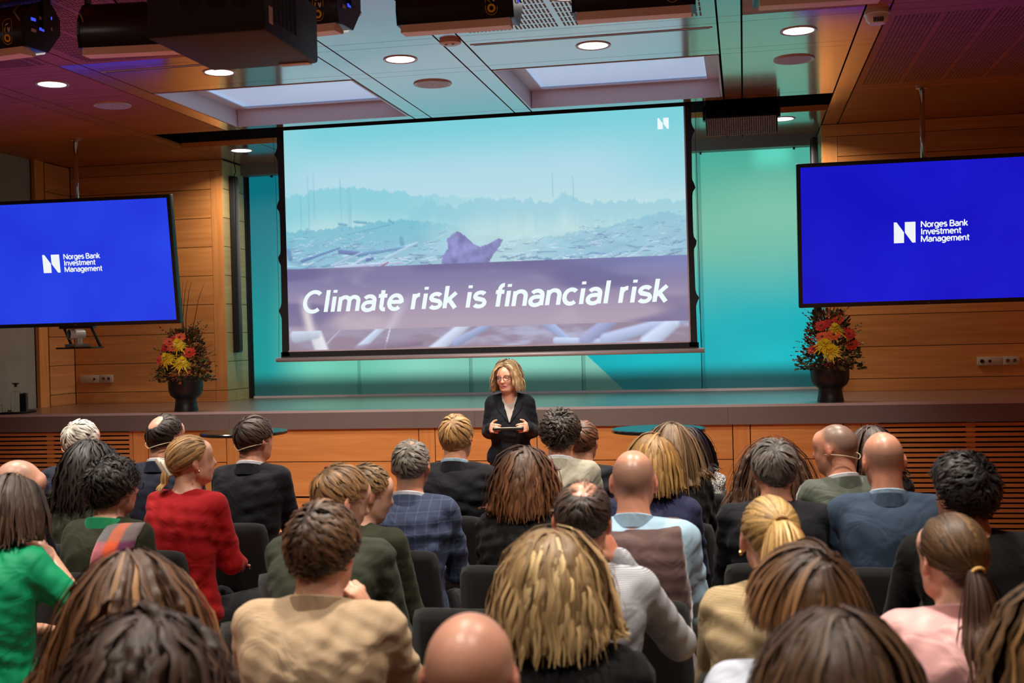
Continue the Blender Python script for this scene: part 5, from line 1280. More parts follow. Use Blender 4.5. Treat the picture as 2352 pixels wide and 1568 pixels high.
def person(id, px, py, D, label, top, hair, skin=(224, 172, 146), yaw=0, hyaw=0, hpitch=0, hroll=0, lean=.03, side=0.0, sw=.195, fem=False, s=1.0, arms=('lap', 'lap'), coll=None, scoll=None, trousers=None, vest=None, buzz=None, hs=1.0, headset=False, glasses=False, extra=None, sit=True, h=None, g=.013, sleeve=1.0, wr=.006, who=None, chairlab=None, chairoff=(0, 0), bodyw=1.0, drop=0.0, jaw=None, neckr=None):
    Tw = atD(px, py, D); zt = float(Tw[2])
    hh = h or (.0070 if D < 3.4 else .0080 if D < 4.6 else .0090)
    hairtop = hair.get('vol', .012) * .8 * hs if not hair.get('none') else 0.0
    zt0 = zt - hairtop
    root = empty('person', (0, 0, 0), R_(yaw)); tag(root, label, 'person', None)
    jaw = jaw or (.9 if fem else 1.0); nr = neckr or (.049 if fem else .058)
    # landmarks in the person's own frame (y forward, hip over the origin)
    zc7 = zt0 - .247 * hs - drop; hip = np.array([0, 0, .505]); C7 = np.array([side, lean, zc7])
    Rh = rotm(hyaw, hpitch, hroll)
    piv = C7 + np.array([side * .15, .038, .08 * hs]); Hc = piv + Rh @ (np.array([0, .018, .07]) * hs)
    top_l = Hc + Rh @ (np.array([0, -.012, .1165]) * hs)
    dz = zt0 - top_l[2]; C7[2] += dz; Hc = Hc + [0, 0, dz]; piv = piv + [0, 0, dz]; top_l[2] += dz
    yr_ = R_(yaw); c_, s_ = math.cos(yr_), math.sin(yr_)
    root.location = (Tw[0] - (c_ * top_l[0] - s_ * top_l[1]), Tw[1] - (s_ * top_l[0] + c_ * top_l[1]), 0)
    U = C7 - hip; sp = lambda t, dy=0.0, dx=0.0: hip + U * t + np.array([dx, dy, 0])
    bow = lambda t: -.035 * math.sin(math.pi * min(1, t)) # rounded back
    shz = C7[2] - .055; shoulders = {}
    for sx in (-1, 1): shoulders[sx] = np.array([C7[0] + sx * (sw - .028), C7[1] + .012, shz - (.0 if sx > 0 else .0)])
    A = {}
    for sx, ps in ((-1, arms[0]), (1, arms[1])):
        e, w_, hd = POSES[ps]; S = shoulders[sx]; k = .97 * s if fem else 1.03 * s
        E_ = S + np.array([sx * e[0], e[1], e[2]]) * k; W_ = S + np.array([sx * w_[0], w_[1], w_[2]]) * k
        A[sx] = (S, E_, W_, np.array([sx * hd[0], hd[1], hd[2]]), ps)
    Wb = bodyw
    def torso(f, gg, shoulder=True, low=True):
        if low:
            f.ell(hip + [0, -.01, .03], np.array((.175 * Wb, .125, .13)) + gg, .05); f.ell(sp(.28, bow(.28)), np.array((.152 * Wb, .112, .16)) + gg, .06)
        f.ell(sp(.58, bow(.55)), np.array((.163 * Wb, .112, .17)) + gg, .06); f.ell(sp(.78, bow(.75) + .0), np.array((sw - .02, .105, .115)) + gg, .05)
        if shoulder:
            for sx in (-1, 1):
                S = shoulders[sx]; f.cap(C7 + [sx * .035, .0, -.008], S + [-sx * .012, -.004, .012], .038 + gg * .6, .047 + gg, .045)
                f.ell(C7 + [sx * .09, -.045, -.13], np.array((.075, .05, .10)) + gg * .5, .05)
    lo = np.array([-.42, -.34, .36]); hi = np.array([.42, .62, zt0 + .05])
    # ---- body: one continuous surface
    raised = [sx for sx, ps in ((-1, arms[0]), (1, arms[1])) if ps in ('chin', 'cheek', 'raise_')]
    fx0, fx1 = Hc[0] - (.24 if -1 in raised else .115), Hc[0] + (.24 if 1 in raised else .115); fz = C7[2] - (.2 if raised else .03) - (.4 if 'crossed' in arms else 0)
    f = Field((C7[0] - .40, -.32, .38), (C7[0] + .40, .60, zt0 + .04), .021, ((fx0, Hc[1] - .15, fz), (fx1, Hc[1] + (.2 if raised or 'crossed' in arms else .15), zt0 + .04), hh))
    torso(f, -.004, True, False)
    f.cap(C7 + [0, -.0, -.03], Hc + Rh @ (np.array([0, -.03, -.03]) * hs), nr * 1.1 * hs, nr * .97 * hs, .035)
    f.cap(C7 + [0, .04, -.05], Hc + Rh @ (np.array([0, .02, -.06]) * hs), nr * .8, nr * .72, .03)
    head_prims(f, Hc, Rh, hs, 0.0, fem, hh < .0066, jaw)
    for sx in (-1, 1):
        S, E_, W_, hd, ps = A[sx]
        f.cap(S, E_, .046 * s, .038 * s, .03); f.cap(E_, W_, .037 * s, .026 * s, .012)
        pn = np.array([-sx * .3, .1, -1.0]) if ps in ('lap', 'knee') else (np.array([-sx, .25, 0]) if ps in ('chin', 'cheek', 'raise_') else np.array([0, -1.0, 0]))
        hand(f, W_, hd, pn, -sx if ps in ('lap', 'knee') else sx, .95 if fem else 1.05, 1.0 if ps in ('cheek', 'chin') else .55)
    V, F = f.mesh()
    col = np.tile(np.array(srgb(*skin)), (len(V), 1)); loc = ((V - Hc) @ Rh) / hs - SK_C
    dirs = loc / SK_R; rad = np.linalg.norm(dirs, axis=1, keepdims=True); dirs = dirs / (rad + 1e-6)
    hd_ = (V[:, 2] > C7[2] + .05)
    rg = np.random.RandomState(hsh(id))
    col *= (1 + .05 * (np.sin(V @ rg.randn(3) * 60) + np.sin(V @ rg.randn(3) * 110) + np.sin(V @ rg.randn(3) * 37)))[:, None]
    red = np.array([1.06, .86, .84]); earm = hd_ & (np.abs(loc[:, 0]) > .0775) & (loc[:, 2] < .02); col[earm] *= red
    if buzz is not None:
        m = hairline(dirs, buzz['st']); a = soft(-.05, .55, m) * buzz['a'] * hd_ * (loc[:, 2] > -.11)
        col = col + (np.array(srgb(*buzz['col'])) - col) * a[:, None]
    if not hair.get('none'):
        m = hairline(dirs, hair); a = soft(-.02, .2, m) * (.85 if not hair.get('bald') else .7) * hd_ * (loc[:, 2] > -.12) * (rad[:, 0] > .8)
        col = col + (np.array(hair['col']) * .9 - col) * a[:, None]
    body = link('body', mesh('body', V, F, M_SKIN, True, col=col), root)
    # ---- clothes
    hg = .0092 if D < 3.4 else .0105 if D < 4.6 else .0122
    f = Field((C7[0] - .45, -.34, .39), (C7[0] + .45, .62, C7[2] + .1), hg)
    torso(f, g)
    for sx in (-1, 1):
        S, E_, W_, hd, ps = A[sx]; e2 = W_ if sleeve >= 1 else E_ + (W_ - E_) * sleeve
        if vest is None or True:
            f.cap(S, E_, .050 * s + g, .040 * s + g, .03); 
            if sleeve > 0: f.cap(E_, e2 - (e2 - E_) * .03, .040 * s + g, (.030 * s + g if sleeve >= 1 else .038 * s + g), .015)
    f.plane_cut(C7 + [0, 0, .035], (0, -.25, 1), .01)
    f.plane_cut((0, 0, .415), (0, 0, -1), .01)
    if wr: f.wrinkle(wr, hsh(id))
    tf = f; V, F = f.mesh(); nm = top.get('name', 'jacket')
    link(nm, mesh(nm, V, F, top['mat'], True), root)
    if vest is not None:
        f = Field((C7[0] - .3, -.34, .39), (C7[0] + .3, .3, C7[2] + .06), hg)
        torso(f, g + .02)
        for sx in (-1, 1): f.plane_cut(C7 + [sx * (sw - .03), 0, 0], (sx, 0, .12), .01)
        f.plane_cut(C7 + [0, 0, .012], (0, -.25, 1), .01); f.plane_cut((0, 0, .43), (0, 0, -1), .01); f.wrinkle(.003, 5); V, F = f.mesh(); link('vest', mesh('vest', V, F, vest, True), root)
    nb = C7 + np.array([0, .008, .0])
    if scoll is not None: band('shirt_collar', root, nb + [0, .006, .014], nr + .011, nr + .012, -.015, .036, .008, scoll, tilt=24, fold=True)
    if coll is not None: band('lapel_collar', root, nb + [0, .002, .006], nr + .026, nr + .022, -.032, .03, .022, coll, -140, 140, 26, fold=True)
    if sit:
        f = Field((-.3, -.2, .06), (.3, .66, .66), .026)
        f.ell(hip + [0, -.01, .02], np.array((.178 * Wb, .13, .10)), .04)
        for sx in (-1, 1):
            f.cap(hip + [sx * .085, .0, -.0], (sx * .105, .43, .505), .088 * s, .066 * s, .03); f.cap((sx * .105, .43, .50), (sx * .115, .40, .12), .062 * s, .05 * s, .02)
        f.plane_cut((0, 0, .085), (0, 0, -1))
        V, F = f.mesh(); tr = link('trousers', mesh('trousers', V, F, trousers or M_TROUSER, True), root)
        for sx in (-1, 1): link('shoe', SHOE, root, (sx * .115, .43, 0.0), (0, 0, R_(-sx * 6)))
        if chairlab is not False:
            ch = chair(root.location[0] - c_ * chairoff[0] - s_ * chairoff[1] * 0 + 0, root.location[1], yr_, chairlab or ('black upholstered chair under the ' + (who or label)))
            off = Matrix.Rotation(yr_, 3, 'Z') @ Vector((chairoff[0], chairoff[1] + .02, 0)); ch.location = (root.location[0] + off.x, root.location[1] + off.y, 0)
    # ---- hair
    solids = [(C7 + [0, 0, -.02], Hc + Rh @ (np.array([0, -.025, -.05]) * hs), nr + .004, nr)]
    for sx in (-1, 1): solids.append((C7 + [sx * .03, 0, -.008], shoulders[sx] + [0, 0, .01], .052 + g, .062 + g)); solids.append((C7 + [sx * .06, -.01, -.1], sp(.45, bow(.45), sx * .06), .10 + g, .10 + g))
    make_hair(root, Hc, Rh, hs, hair, solids, hsh(id), D)
    info = dict(root=root, Hc=Hc, Rh=Rh, hs=hs, C7=C7, A=A, nr=nr, sp=sp, bow=bow, shoulders=shoulders, g=g, body=body, tf=tf)
    if headset:
        T = lambda p: Hc + Rh @ (np.array(p) * hs)
        pts = [T((.09 * math.sin(a) * .96, -.012 - .105 * math.cos(a), -.048 + .03 * abs(math.sin(a)))) for a in np.linspace(-1.75, 1.75, 17)]
        tube('headset_microphone', pts, .0022, M_HEADSET, root, n=5)
    if glasses: add_glasses(info)
    return info
M_HEADSET = plain('beige_headset', srgb(206, 186, 150), .4)
def add_glasses(i, mat=None, r=.022):
    Hc, Rh, s = i['Hc'], i['Rh'], i['hs']; T = lambda p: tuple(Hc + Rh @ (np.array(p) * s)); mat = mat or M_FRAME
    gl = empty('glasses', (0, 0, 0), 0, i['root'])
    for sx in (-1, 1):
        n = 20; tube('rim', [T((sx * .0335 + r * 1.08 * math.cos(6.2832 * k / n), .1105 - .0, .004 + r * .93 * math.sin(6.2832 * k / n))) for k in range(n + 1)], .0021, mat, gl, n=6)
        tube('temple', [T((sx * .057, .1095, .01)), T((sx * .076, .085, .012)), T((sx * .084, .0, .008)), T((sx * .082, -.018, -.008))], .0019, mat, gl, n=6)
    tube('bridge', [T((-.0115, .111, .008)), T((0, .1135, .011)), T((.0115, .111, .008))], .002, mat, gl, n=6)
    return gl
M_FRAME = plain('dark_spectacle_frame', (.014, .011, .012), .3)
# ================================================================== the people
WHT = cloth('white_shirt', srgb(214, 218, 226)); LBLUE = cloth('pale_blue_shirt', srgb(158, 190, 212))
NAVY = cloth('navy_suit', srgb(23, 27, 44)); NAVY2 = cloth('midnight_suit', srgb(14, 15, 23)); NAVY3 = cloth('blue_wool', srgb(36, 40, 70)); SLATE = cloth('slate_blue_suit', srgb(48, 64, 84))
BLK = cloth('black_cloth', srgb(12, 12, 13)); OLIVE = cloth('olive_cloth', srgb(42, 44, 29)); GREENSUIT = cloth('moss_green_suit', srgb(52, 57, 45)); VELVET = cloth('green_grey_velvet', srgb(70, 78, 66), .6, sheen=.6)
RED = cloth('red_wool', srgb(152, 10, 17)); EMER = cloth('emerald_cloth', srgb(0, 140, 92), .6); BEIGEJ = cloth('stone_linen', srgb(160, 156, 140)); PLAID = cloth('blue_plaid_wool', srgb(56, 66, 92), .85, 'plaid', srgb(96, 108, 136))
STRIPE = cloth('striped_cotton', srgb(178, 180, 186), .8, 'stripe', srgb(96, 100, 110)); HOUND = cloth('beige_houndstooth', srgb(178, 156, 120), .85, 'check', srgb(120, 102, 70)); TWEED = cloth('grey_tweed', srgb(60, 60, 62), .9, 'tweed', srgb(208, 208, 206))
CAMEL = cloth('beige_shirt', srgb(184, 160, 130), .8, 'check', srgb(172, 144, 114)); VESTM = cloth('brown_suede', srgb(86, 64, 62), .75, sheen=.5); PINK = cloth('pink_satin', srgb(216, 164, 162), .4, sheen=.3); SKY = cloth('light_blue_cotton', srgb(190, 198, 214)); CREAM = plain('cream_trim', srgb(226, 220, 204), .6)
JEANS = cloth('blue_denim', srgb(48, 62, 84))
def J(m, n='jacket'): return dict(mat=m, name=n)
H = lambda r, g_, b: srgb(r, g_, b)
def short(c, tips=None, **k): return dict(dict(n=420, len=.05, seg=6, vol=.013, w=.0062, col=H(*c), tips=H(*(tips or c)), mess=.2, lift=.25, grav=.15, hug=.6, var=.24, swirl=.35), **k)
def curly(c, tips=None, **k): return dict(dict(n=760, len=.06, seg=10, vol=.024, w=.0046, col=H(*c), tips=H(*(tips or c)), mess=.55, lift=.35, grav=.1, hug=.5, curl=.009, wave=.034, wild=True, var=.3, tip=.02), **k)
def longh(c, tips=None, **k): return dict(dict(n=620, len=.37, seg=13, vol=.022, w=.0075, col=H(*c), tips=H(*(tips or c)), mess=.1, lift=.1, grav=.5, part=0.0, fem=True, var=.2, curl=.004, wave=.11), **k)
NOH = dict(none=True)
SHAVED = lambda fr=.62, bald=None: dict(front=fr, bald=bald)
SK1, SK2, SK3, SKT = (214, 158, 132), (220, 168, 142), (214, 150, 122), (186, 130, 98)
I = {}
WHO = {'whitehair': 'white-haired navy suit', 'balding': 'navy suit with the bald crown', 'darkyoung': 'midnight suit beside the bar table', 'blondman': 'dark zip-neck pullover', 'curly': 'stone-coloured jacket', 'auburn': 'short auburn hair', 'ashlong': 'long ash-blond hair', 'tweed': 'grey tweed jacket', 'cropped': 'green-grey velvet jacket', 'brunette_back': 'smooth long brown hair', 'shaved_left': 'shaven head looking down', 'darklong': 'long black wavy hair', 'scarf': 'patchwork scarf', 'redjacket': 'bright red jacket', 'plaid': 'blue plaid jacket', 'bob': 'tousled brown bob', 'suedevest': 'brown suede vest', 'blondswept': 'swept golden-blond hair', 'greyshaggy': 'shaggy iron-grey hair', 'longbrown_back': 'very long brown hair', 'baldslate': 'slate blue suit', 'blacksweater': 'black sweater with crossed arms', 'emerald': 'emerald green jacket', 'mossback': 'moss green suit', 'olivefront': 'dark olive jacket', 'beigeshirt': 'beige shirt', 'striped': 'striped grey shirt', 'blondbob': 'wavy golden-blond bob', 'ponyblond': 'beige checked jacket', 'pinkpony': 'pink satin blouse', 'lightblue': 'light blue shirt', 'longwavy': 'long wavy chestnut hair', 'dusky': 'dusky tousled hair', 'baldnear': 'bald shiny crown with thin side hair', 'brownnear': 'thick straight mid-brown hair', 'edge': 'long dark-blond hair'}
def P(id, *a, **k): I[id] = person(id, *a, who=WHO[id], **k); return I[id]
# ---- first row, nearest the stage
P('whitehair', 183, 962, 6.7, 'white-haired person in a navy suit with a headset microphone, near the slatted grille', J(NAVY), short((198, 192, 180), (222, 218, 208), len=.062, vol=.016, mess=.3), SK2, hyaw=-18, headset=True, coll=NAVY, scoll=LBLUE, sw=.19)
P('balding', 376, 950, 6.35, 'dark-haired person with a bald crown and headset, in a navy suit', J(NAVY), short((34, 27, 24), (60, 48, 40), len=.05, vol=.012, bald=(.0, -.62, .72, 27), fade=.25, n=440, extra=[dict(len=.07, n=90, top=.55, low=2, lift=.7, mess=.5, tips=H(84, 64, 50))]), SK1, hyaw=-22, headset=True, coll=NAVY, scoll=WHT, sw=.19)
P('darkyoung', 580, 952, 6.35, 'brown-haired person in a midnight suit with a headset, beside the bar table', J(NAVY2), short((44, 33, 28), (84, 64, 52), len=.075, vol=.02, n=480, mess=.25, sweep=.2), SK1, hyaw=-24, headset=True, coll=NAVY2, scoll=WHT, sw=.185)
P('blondman', 1046, 950, 6.4, 'person with smooth short blond hair in a dark zip-neck pullover', J(NAVY2, 'pullover'), short((168, 124, 74), (206, 166, 110), len=.085, vol=.014, n=520, mess=.08, swirl=.15, curl=.0), SK1, hyaw=-10, scoll=LBLUE, coll=NAVY2, sw=.195)
P('curly', 1285, 938, 6.3, 'person with dark curly hair in a stone-coloured jacket, facing the speaker', J(BEIGEJ), curly((40, 32, 26), (78, 62, 50)), SK1, hyaw=2, scoll=WHT, coll=BEIGEJ, sw=.18)
P('auburn', 1338, 965, 7.0, 'person with short auburn hair in a navy suit and white collar', J(NAVY2), short((78, 46, 30), (126, 80, 52), len=.05), SK1, hyaw=-10, coll=NAVY2, scoll=WHT, sw=.185)
P('ashlong', 1542, 968, 6.0, 'person with long straight ash-blond hair in a black jacket', J(BLK), longh((128, 100, 72), (150, 120, 88), len=.34, curl=.002), SK2, yaw=0, hyaw=-4, fem=True, sw=.165)
P('tweed', 1582, 978, 7.0, 'dark-haired person in a grey tweed jacket beside the long ash-blond hair', J(TWEED), longh((26, 20, 18), (38, 28, 24), len=.30, curl=.001, vol=.012, n=520), SK1, hyaw=0, fem=True, sw=.165, side=-.02)
P('cropped', 1918, 974, 5.6, 'person with cropped grey hair and a headset in a green-grey velvet jacket, head turned aside', J(VELVET), NOH, SK3, yaw=22, hyaw=34, hpitch=4, headset=True, scoll=WHT, coll=VELVET, sw=.185, buzz=dict(st=SHAVED(.62), a=.85, col=(116, 102, 92)))
P('brunette_back', 2003, 975, 6.4, 'person with long smooth brown hair beyond the bald head in the slate suit', J(BLK), longh((64, 42, 30), (84, 58, 42), len=.30, curl=.002, vol=.018), SK1, hyaw=15, fem=True, sw=.165)
# ---- second row
P('shaved_left', 61, 1059, 5.2, 'shaven-headed person in a navy suit looking down, beside the emerald jacket', J(NAVY2), NOH, SK1, hyaw=-52, hpitch=22, lean=.06, coll=NAVY2, sw=.19, buzz=dict(st=SHAVED(.75), a=.5, col=(120, 104, 94)), yaw=-8)
P('darklong', 205, 1007, 5.85, 'person with long black wavy hair in an olive top', J(OLIVE, 'top'), longh((22, 18, 17), (40, 32, 28), len=.33, vol=.03, curl=.008, wave=.08, part=.1, n=700), SK1, hyaw=-14, fem=True, sw=.165)
P('scarf', 253, 1045, 5.15, 'person with short black curls, olive jacket and a patchwork knitted scarf', J(OLIVE), curly((20, 17, 16), (46, 40, 36), len=.10, vol=.03, curl=.01, wave=.05, n=620, fem=True, lift=.2, mess=.3, grav=.25), SK1, hyaw=-28, fem=True, glasses=True, sw=.17, side=.0)
P('redjacket', 428, 999, 5.6, 'person in a bright red jacket, blond hair held by a cream claw clip', J(RED), dict(n=420, len=.15, seg=9, vol=.011, w=.0058, col=H(148, 110, 66), tips=H(196, 158, 104), mess=.03, lift=.02, fem=True, part=0.0, tie=(-.035, -.115, -.02), var=.3, tail=dict(n=70, len=.13, dir=(.1, -.4, -.9), spread=.028, w=.006, col=H(176, 134, 80), tips=H(214, 174, 116))), SK2, hyaw=-34, hpitch=-5, fem=True, sw=.18, lean=.02, yaw=-10)
P('plaid', 942, 1008, 5.45, 'grey-haired person in a blue plaid jacket', J(PLAID), short((118, 112, 102), (160, 154, 144), len=.035, vol=.009, n=460, w=.005, bald=(.1, -.3, .95, 10), fade=.3), SK3, hyaw=2, coll=PLAID, scoll=WHT, sw=.195)
P('bob', 1203, 1023, 5.05, 'person with a tousled brown shoulder-length bob in a black jacket', J(BLK), longh((70, 48, 34), (136, 88, 56), len=.27, vol=.034, curl=.007, wave=.09, part=.15, n=700), SK1, hyaw=-8, fem=True, sw=.17)
P('suedevest', 1453, 1034, 4.4, 'bald person in a brown suede vest over a pale blue shirt', J(LBLUE, 'shirt'), NOH, SK3, hyaw=2, scoll=LBLUE, vest=VESTM, sw=.205, bodyw=1.12, buzz=dict(st=SHAVED(.5, (0, .15, 1, 38)), a=.7, col=(116, 98, 86)), trousers=JEANS)
P('blondswept', 1500, 994, 5.2, 'person with swept golden-blond hair in a navy jacket behind the suede vest', J(NAVY3), longh((150, 112, 62), (196, 154, 92), len=.24, vol=.024, curl=.003, part=.6, n=560), SK2, hyaw=6, fem=True, sw=.17, side=.03)
P('greyshaggy', 1777, 1004, 4.95, 'person with shaggy iron-grey hair in a midnight suit', J(NAVY2), short((66, 60, 54), (146, 138, 126), len=.085, vol=.02, n=560, mess=.28, sweep=.25), SK3, hyaw=10, coll=NAVY2, sw=.205)
P('longbrown_back', 1776, 1002, 6.1, 'person with very long brown hair in a black top beyond the iron-grey head', J(BLK, 'top'), longh((74, 52, 40), (118, 84, 62), len=.44, vol=.05, curl=.005, n=640), SK1, hyaw=0, fem=True, sw=.165)
P('baldslate', 2022, 992, 4.85, 'bald person in a slate blue suit, with pale collar', J(SLATE), NOH, SK3, hyaw=12, hroll=-4, hpitch=6, coll=SLATE, scoll=LBLUE, sw=.20, lean=.05, buzz=dict(st=SHAVED(.5, (0, .1, 1, 50)), a=.6, col=(128, 104, 90)))
P('blacksweater', 2215, 1037, 4.15, 'person with thick black hair in a black sweater, arms crossed', J(BLK, 'sweater'), curly((17, 15, 15), (42, 36, 33), len=.085, vol=.034, n=900, curl=.007, wave=.05, lift=.25, mess=.35), SKT, hyaw=26, sw=.21, lean=.10, side=-.0, arms=('crossed', 'crossed'), yaw=8, h=.007)
# ---- third row
P('emerald', 24, 1086, 4.45, 'person in an emerald green jacket raising one hand to the chin', J(EMER), longh((56, 42, 34), (90, 70, 54), len=.25, vol=.02, curl=.003, part=-.1, n=620), SK1, hyaw=-25, hpitch=4, fem=True, sw=.175, arms=('lap', 'raise_'), sleeve=.32, yaw=-12, h=.0066, chairoff=(-.06, 0), g=.015)
P('mossback', 793, 1064, 4.3, 'person with short fair-brown hair in a moss green suit, leaning forward in profile', J(GREENSUIT), short((96, 72, 46), (168, 126, 82), len=.07, vol=.014, n=560, mess=.1), SK2, hyaw=-38, hpitch=16, yaw=-6, lean=.13, coll=GREENSUIT, sw=.21, h=.0074)
P('olivefront', 850, 1064, 5.0, 'person in a dark olive jacket in profile beyond the moss green suit', J(OLIVE), short((92, 70, 46), (150, 116, 74), len=.05, vol=.011, n=460), SK2, hyaw=-40, hpitch=12, yaw=-14, lean=.1, coll=OLIVE, sw=.195, side=.02)
P('beigeshirt', 740, 1146, 3.25, 'person with wavy brown hair in a beige shirt, hand at the chin', J(CAMEL, 'shirt'), short((54, 38, 28), (128, 92, 62), len=.085, vol=.026, n=760, mess=.3, w=.0058, curl=.006, wave=.07, sweep=.2, seg=8, extra=[dict(n=260, low=-.1, len=.07, curl=.009, wave=.04, col=H(34, 24, 20), tips=H(52, 38, 30), wild=True)]), SK1, hyaw=-8, hpitch=4, scoll=CAMEL, sw=.205, arms=('lap', 'chin'), g=.016, chairoff=(-.08, .02), lean=.05)
P('striped', 1341, 1101, 3.62, 'balding person in a striped grey shirt resting the head on a fist', J(STRIPE, 'shirt'), short((40, 32, 28), (70, 58, 50), len=.035, vol=.008, n=640, w=.0042, bald=(.0, -.30, .95, 30), fade=.35, extra=[dict(n=120, bald=None, top=.45, len=.05, w=.0022, col=H(96, 70, 54), tips=H(120, 92, 72))]), SK3, hyaw=4, hroll=4, scoll=STRIPE, sw=.20, arms=('lap', 'cheek'), h=.0068, buzz=dict(st=SHAVED(.6), a=.22, col=(90, 70, 60)), lean=.05, side=.0)
P('blondbob', 1270, 1210, 2.95, 'person with a wavy golden-blond shoulder-length bob in a black coat', J(BLK, 'coat'), longh((140, 110, 74), (216, 182, 126), len=.262, vol=.045, curl=.007, wave=.12, part=.1, n=620, w=.0095, hi=H(214, 184, 130), streak=.18, seg=14, var=.14), SK2, hyaw=0, fem=True, sw=.195, g=.018)
P('ponyblond', 1767, 1139, 3.5, 'person with a high sleek blond ponytail in a beige checked jacket', J(HOUND), dict(n=620, len=.15, seg=9, vol=.008, w=.005, col=H(150, 116, 66), tips=H(204, 168, 108), mess=.02, lift=.0, fem=True, part=0.0, tie=(.012, -.108, .062), var=.25, tail=dict(n=210, len=.34, dir=(.0, -.8, .25), spread=.05, w=.0065, col=H(202, 164, 104), tips=H(176, 130, 74))), SK2, hyaw=10, fem=True, sw=.175, coll=HOUND, h=.0068, lean=.04)
P('pinkpony', 2187, 1179, 3.2, 'person with a long brown ponytail in a pink satin blouse', J(PINK, 'blouse'), dict(n=680, len=.15, seg=9, vol=.009, w=.0048, col=H(62, 44, 30), tips=H(126, 94, 60), mess=.02, lift=.0, fem=True, part=0.0, tie=(.0, -.116, -.012), var=.25, tail=dict(n=240, len=.40, dir=(.06, -.5, -.7), spread=.05, w=.006, col=H(66, 44, 32), tips=H(96, 64, 44))), SK2, hyaw=22, fem=True, sw=.175, scoll=PINK, lean=.05, g=.017, wr=.005)
P('lightblue', 1868, 1245, 2.72, 'person with a layered brown bowl cut in a light blue shirt', J(SKY, 'shirt'), short((66, 45, 30), (156, 112, 70), len=.172, vol=.026, n=900, mess=.06, w=.0055, seg=10, lift=.05, grav=.35, hug=.25, swirl=.5, fem=True, front=.5), SK2, hyaw=18, hpitch=10, hroll=16, scoll=SKY, sw=.185, lean=.08, g=.016, side=-.03)
# ---- nearest rows
P('longwavy', 295, 1260, 2.82, 'person with long wavy chestnut hair falling over the shoulder, behind the scarf', J(BLK, 'top'), longh((84, 56, 36), (128, 86, 50), len=.44, vol=.03, curl=.007, wave=.13, part=.0, n=900, w=.0065, hi=H(150, 108, 66), streak=.08, seg=14), SK2, hyaw=-6, fem=True, sw=.17)
P('dusky', 325, 1404, 2.2, 'person with thick tousled dusky brown hair in front of the long chestnut hair', J(BLK, 'top'), longh((58, 42, 34), (92, 70, 56), len=.26, vol=.05, curl=.010, wave=.09, part=.2, n=800, w=.008, mess=.25, wild=True), SK1, hyaw=0, fem=True, sw=.175)
P('baldnear', 1075, 1409, 2.08, 'bald person with a shiny crown and thin hair at the sides', J(NAVY2), NOH, (206, 150, 126), hyaw=0, coll=NAVY2, sw=.2, buzz=dict(st=SHAVED(.55, (0, .05, 1, 55)), a=.45, col=(150, 108, 80)))
P('brownnear', 1920, 1395, 2.1, 'person with thick straight mid-brown hair beside the light blue shirt', J(BLK, 'top'), longh((74, 54, 38), (132, 100, 70), len=.28, vol=.045, curl=.004, part=.1, n=900, w=.0075), SK2, hyaw=0, fem=True, sw=.175)
P('edge', 2445, 1322, 2.35, 'person with long dark-blond hair at the end of the row beside the pink blouse', J(BLK, 'top'), longh((92, 66, 40), (140, 104, 64), len=.30, vol=.03, curl=.008, n=640), SK2, hyaw=0, fem=True, sw=.17)

# ---- scarf of the olive jacket
sc = I['scarf']; f_ = sc['tf']; C7 = sc['C7']
patch = [[(176, 74, 92), (226, 92, 60), (96, 56, 86)], [(60, 150, 150), (150, 120, 116), (20, 96, 112)], [(196, 110, 120), (232, 98, 58), (110, 50, 90)], [(110, 110, 112), (196, 110, 84), (120, 110, 110)]]
def scol(u_, v_): return srgb(*patch[[3, 2, 2, 1][min(3, int(v_ * 4))]][min(2, int(u_ * 3))])
M_SCARF = vcol('patchwork_knit', .9, .2, sheen=.3, bump=.8, bscale=260)
drape('scarf_end', sc['root'], f_, lambda u_, v_: (C7[0] + .05 + .135 * u_ - .05 * v_, C7[2] + .012 - .29 * v_), M_SCARF, .016, False, 12, 16, scol, .01)
band('scarf_wrap', sc['root'], C7 + [0, .005, .0], .078, .082, -.035, .04, .02, cloth('green_pink_knit', srgb(30, 130, 84), .9), -150, 150, 20, fold=True)
# ---- claw clip of the red jacket
rj = I['redjacket']; T = lambda p: rj['Hc'] + rj['Rh'] @ (np.array(p) * rj['hs'])
clip = empty('claw_clip', (0, 0, 0), 0, rj['root'])
c0 = T((-.04, -.125, -.015)); Rc = Matrix(((rj['Rh'] @ rotm(20, 0, -38)).tolist())).to_euler()
o = bevbox('clip_bar', .026, .02, .115, .006, CREAM, clip, tuple(c0), Rc)
for s_ in (-1, 1): bevbox('clip_jaw', .012, .03, .09, .004, CREAM, clip, tuple(c0 + rj['Rh'] @ np.array([s_ * .02, .012, 0])), Rc)
# ---- hair ties
for k, m in (('ponyblond', srgb(150, 110, 60)), ('pinkpony', srgb(190, 150, 80))):
    i = I[k]; tp = {'ponyblond': (.012, -.118, .064), 'pinkpony': (.0, -.124, -.016)}[k]; c = i['Hc'] + i['Rh'] @ (np.array(tp) * i['hs']); n = 14
    mt = plain('hair_tie_' + k, m, .5); ax = i['Rh'] @ np.array([0, -.8, -.35]); ax /= np.linalg.norm(ax); a = np.cross(ax, [1.0, 0, 0]); a /= np.linalg.norm(a); b = np.cross(ax, a)
    tube('hair_tie', [c + .017 * (a * math.cos(6.2832 * q / n) + b * math.sin(6.2832 * q / n)) for q in range(n + 1)], .006, mt, i['root'], n=6)
# ---- ear studs
M_GOLD = plain('gold', (.8, .55, .2), .25, 1.0)
for k, s_ in (('ponyblond', -1), ('redjacket', 1)):
    i = I[k]; p = i['Hc'] + i['Rh'] @ (np.array((s_ * .086, -.002, -.042)) * i['hs']); lathe('earring', [(0, -.009), (.005, -.005), (.005, .003), (0, .008)], M_GOLD, i['root'], tuple(p), n=8)
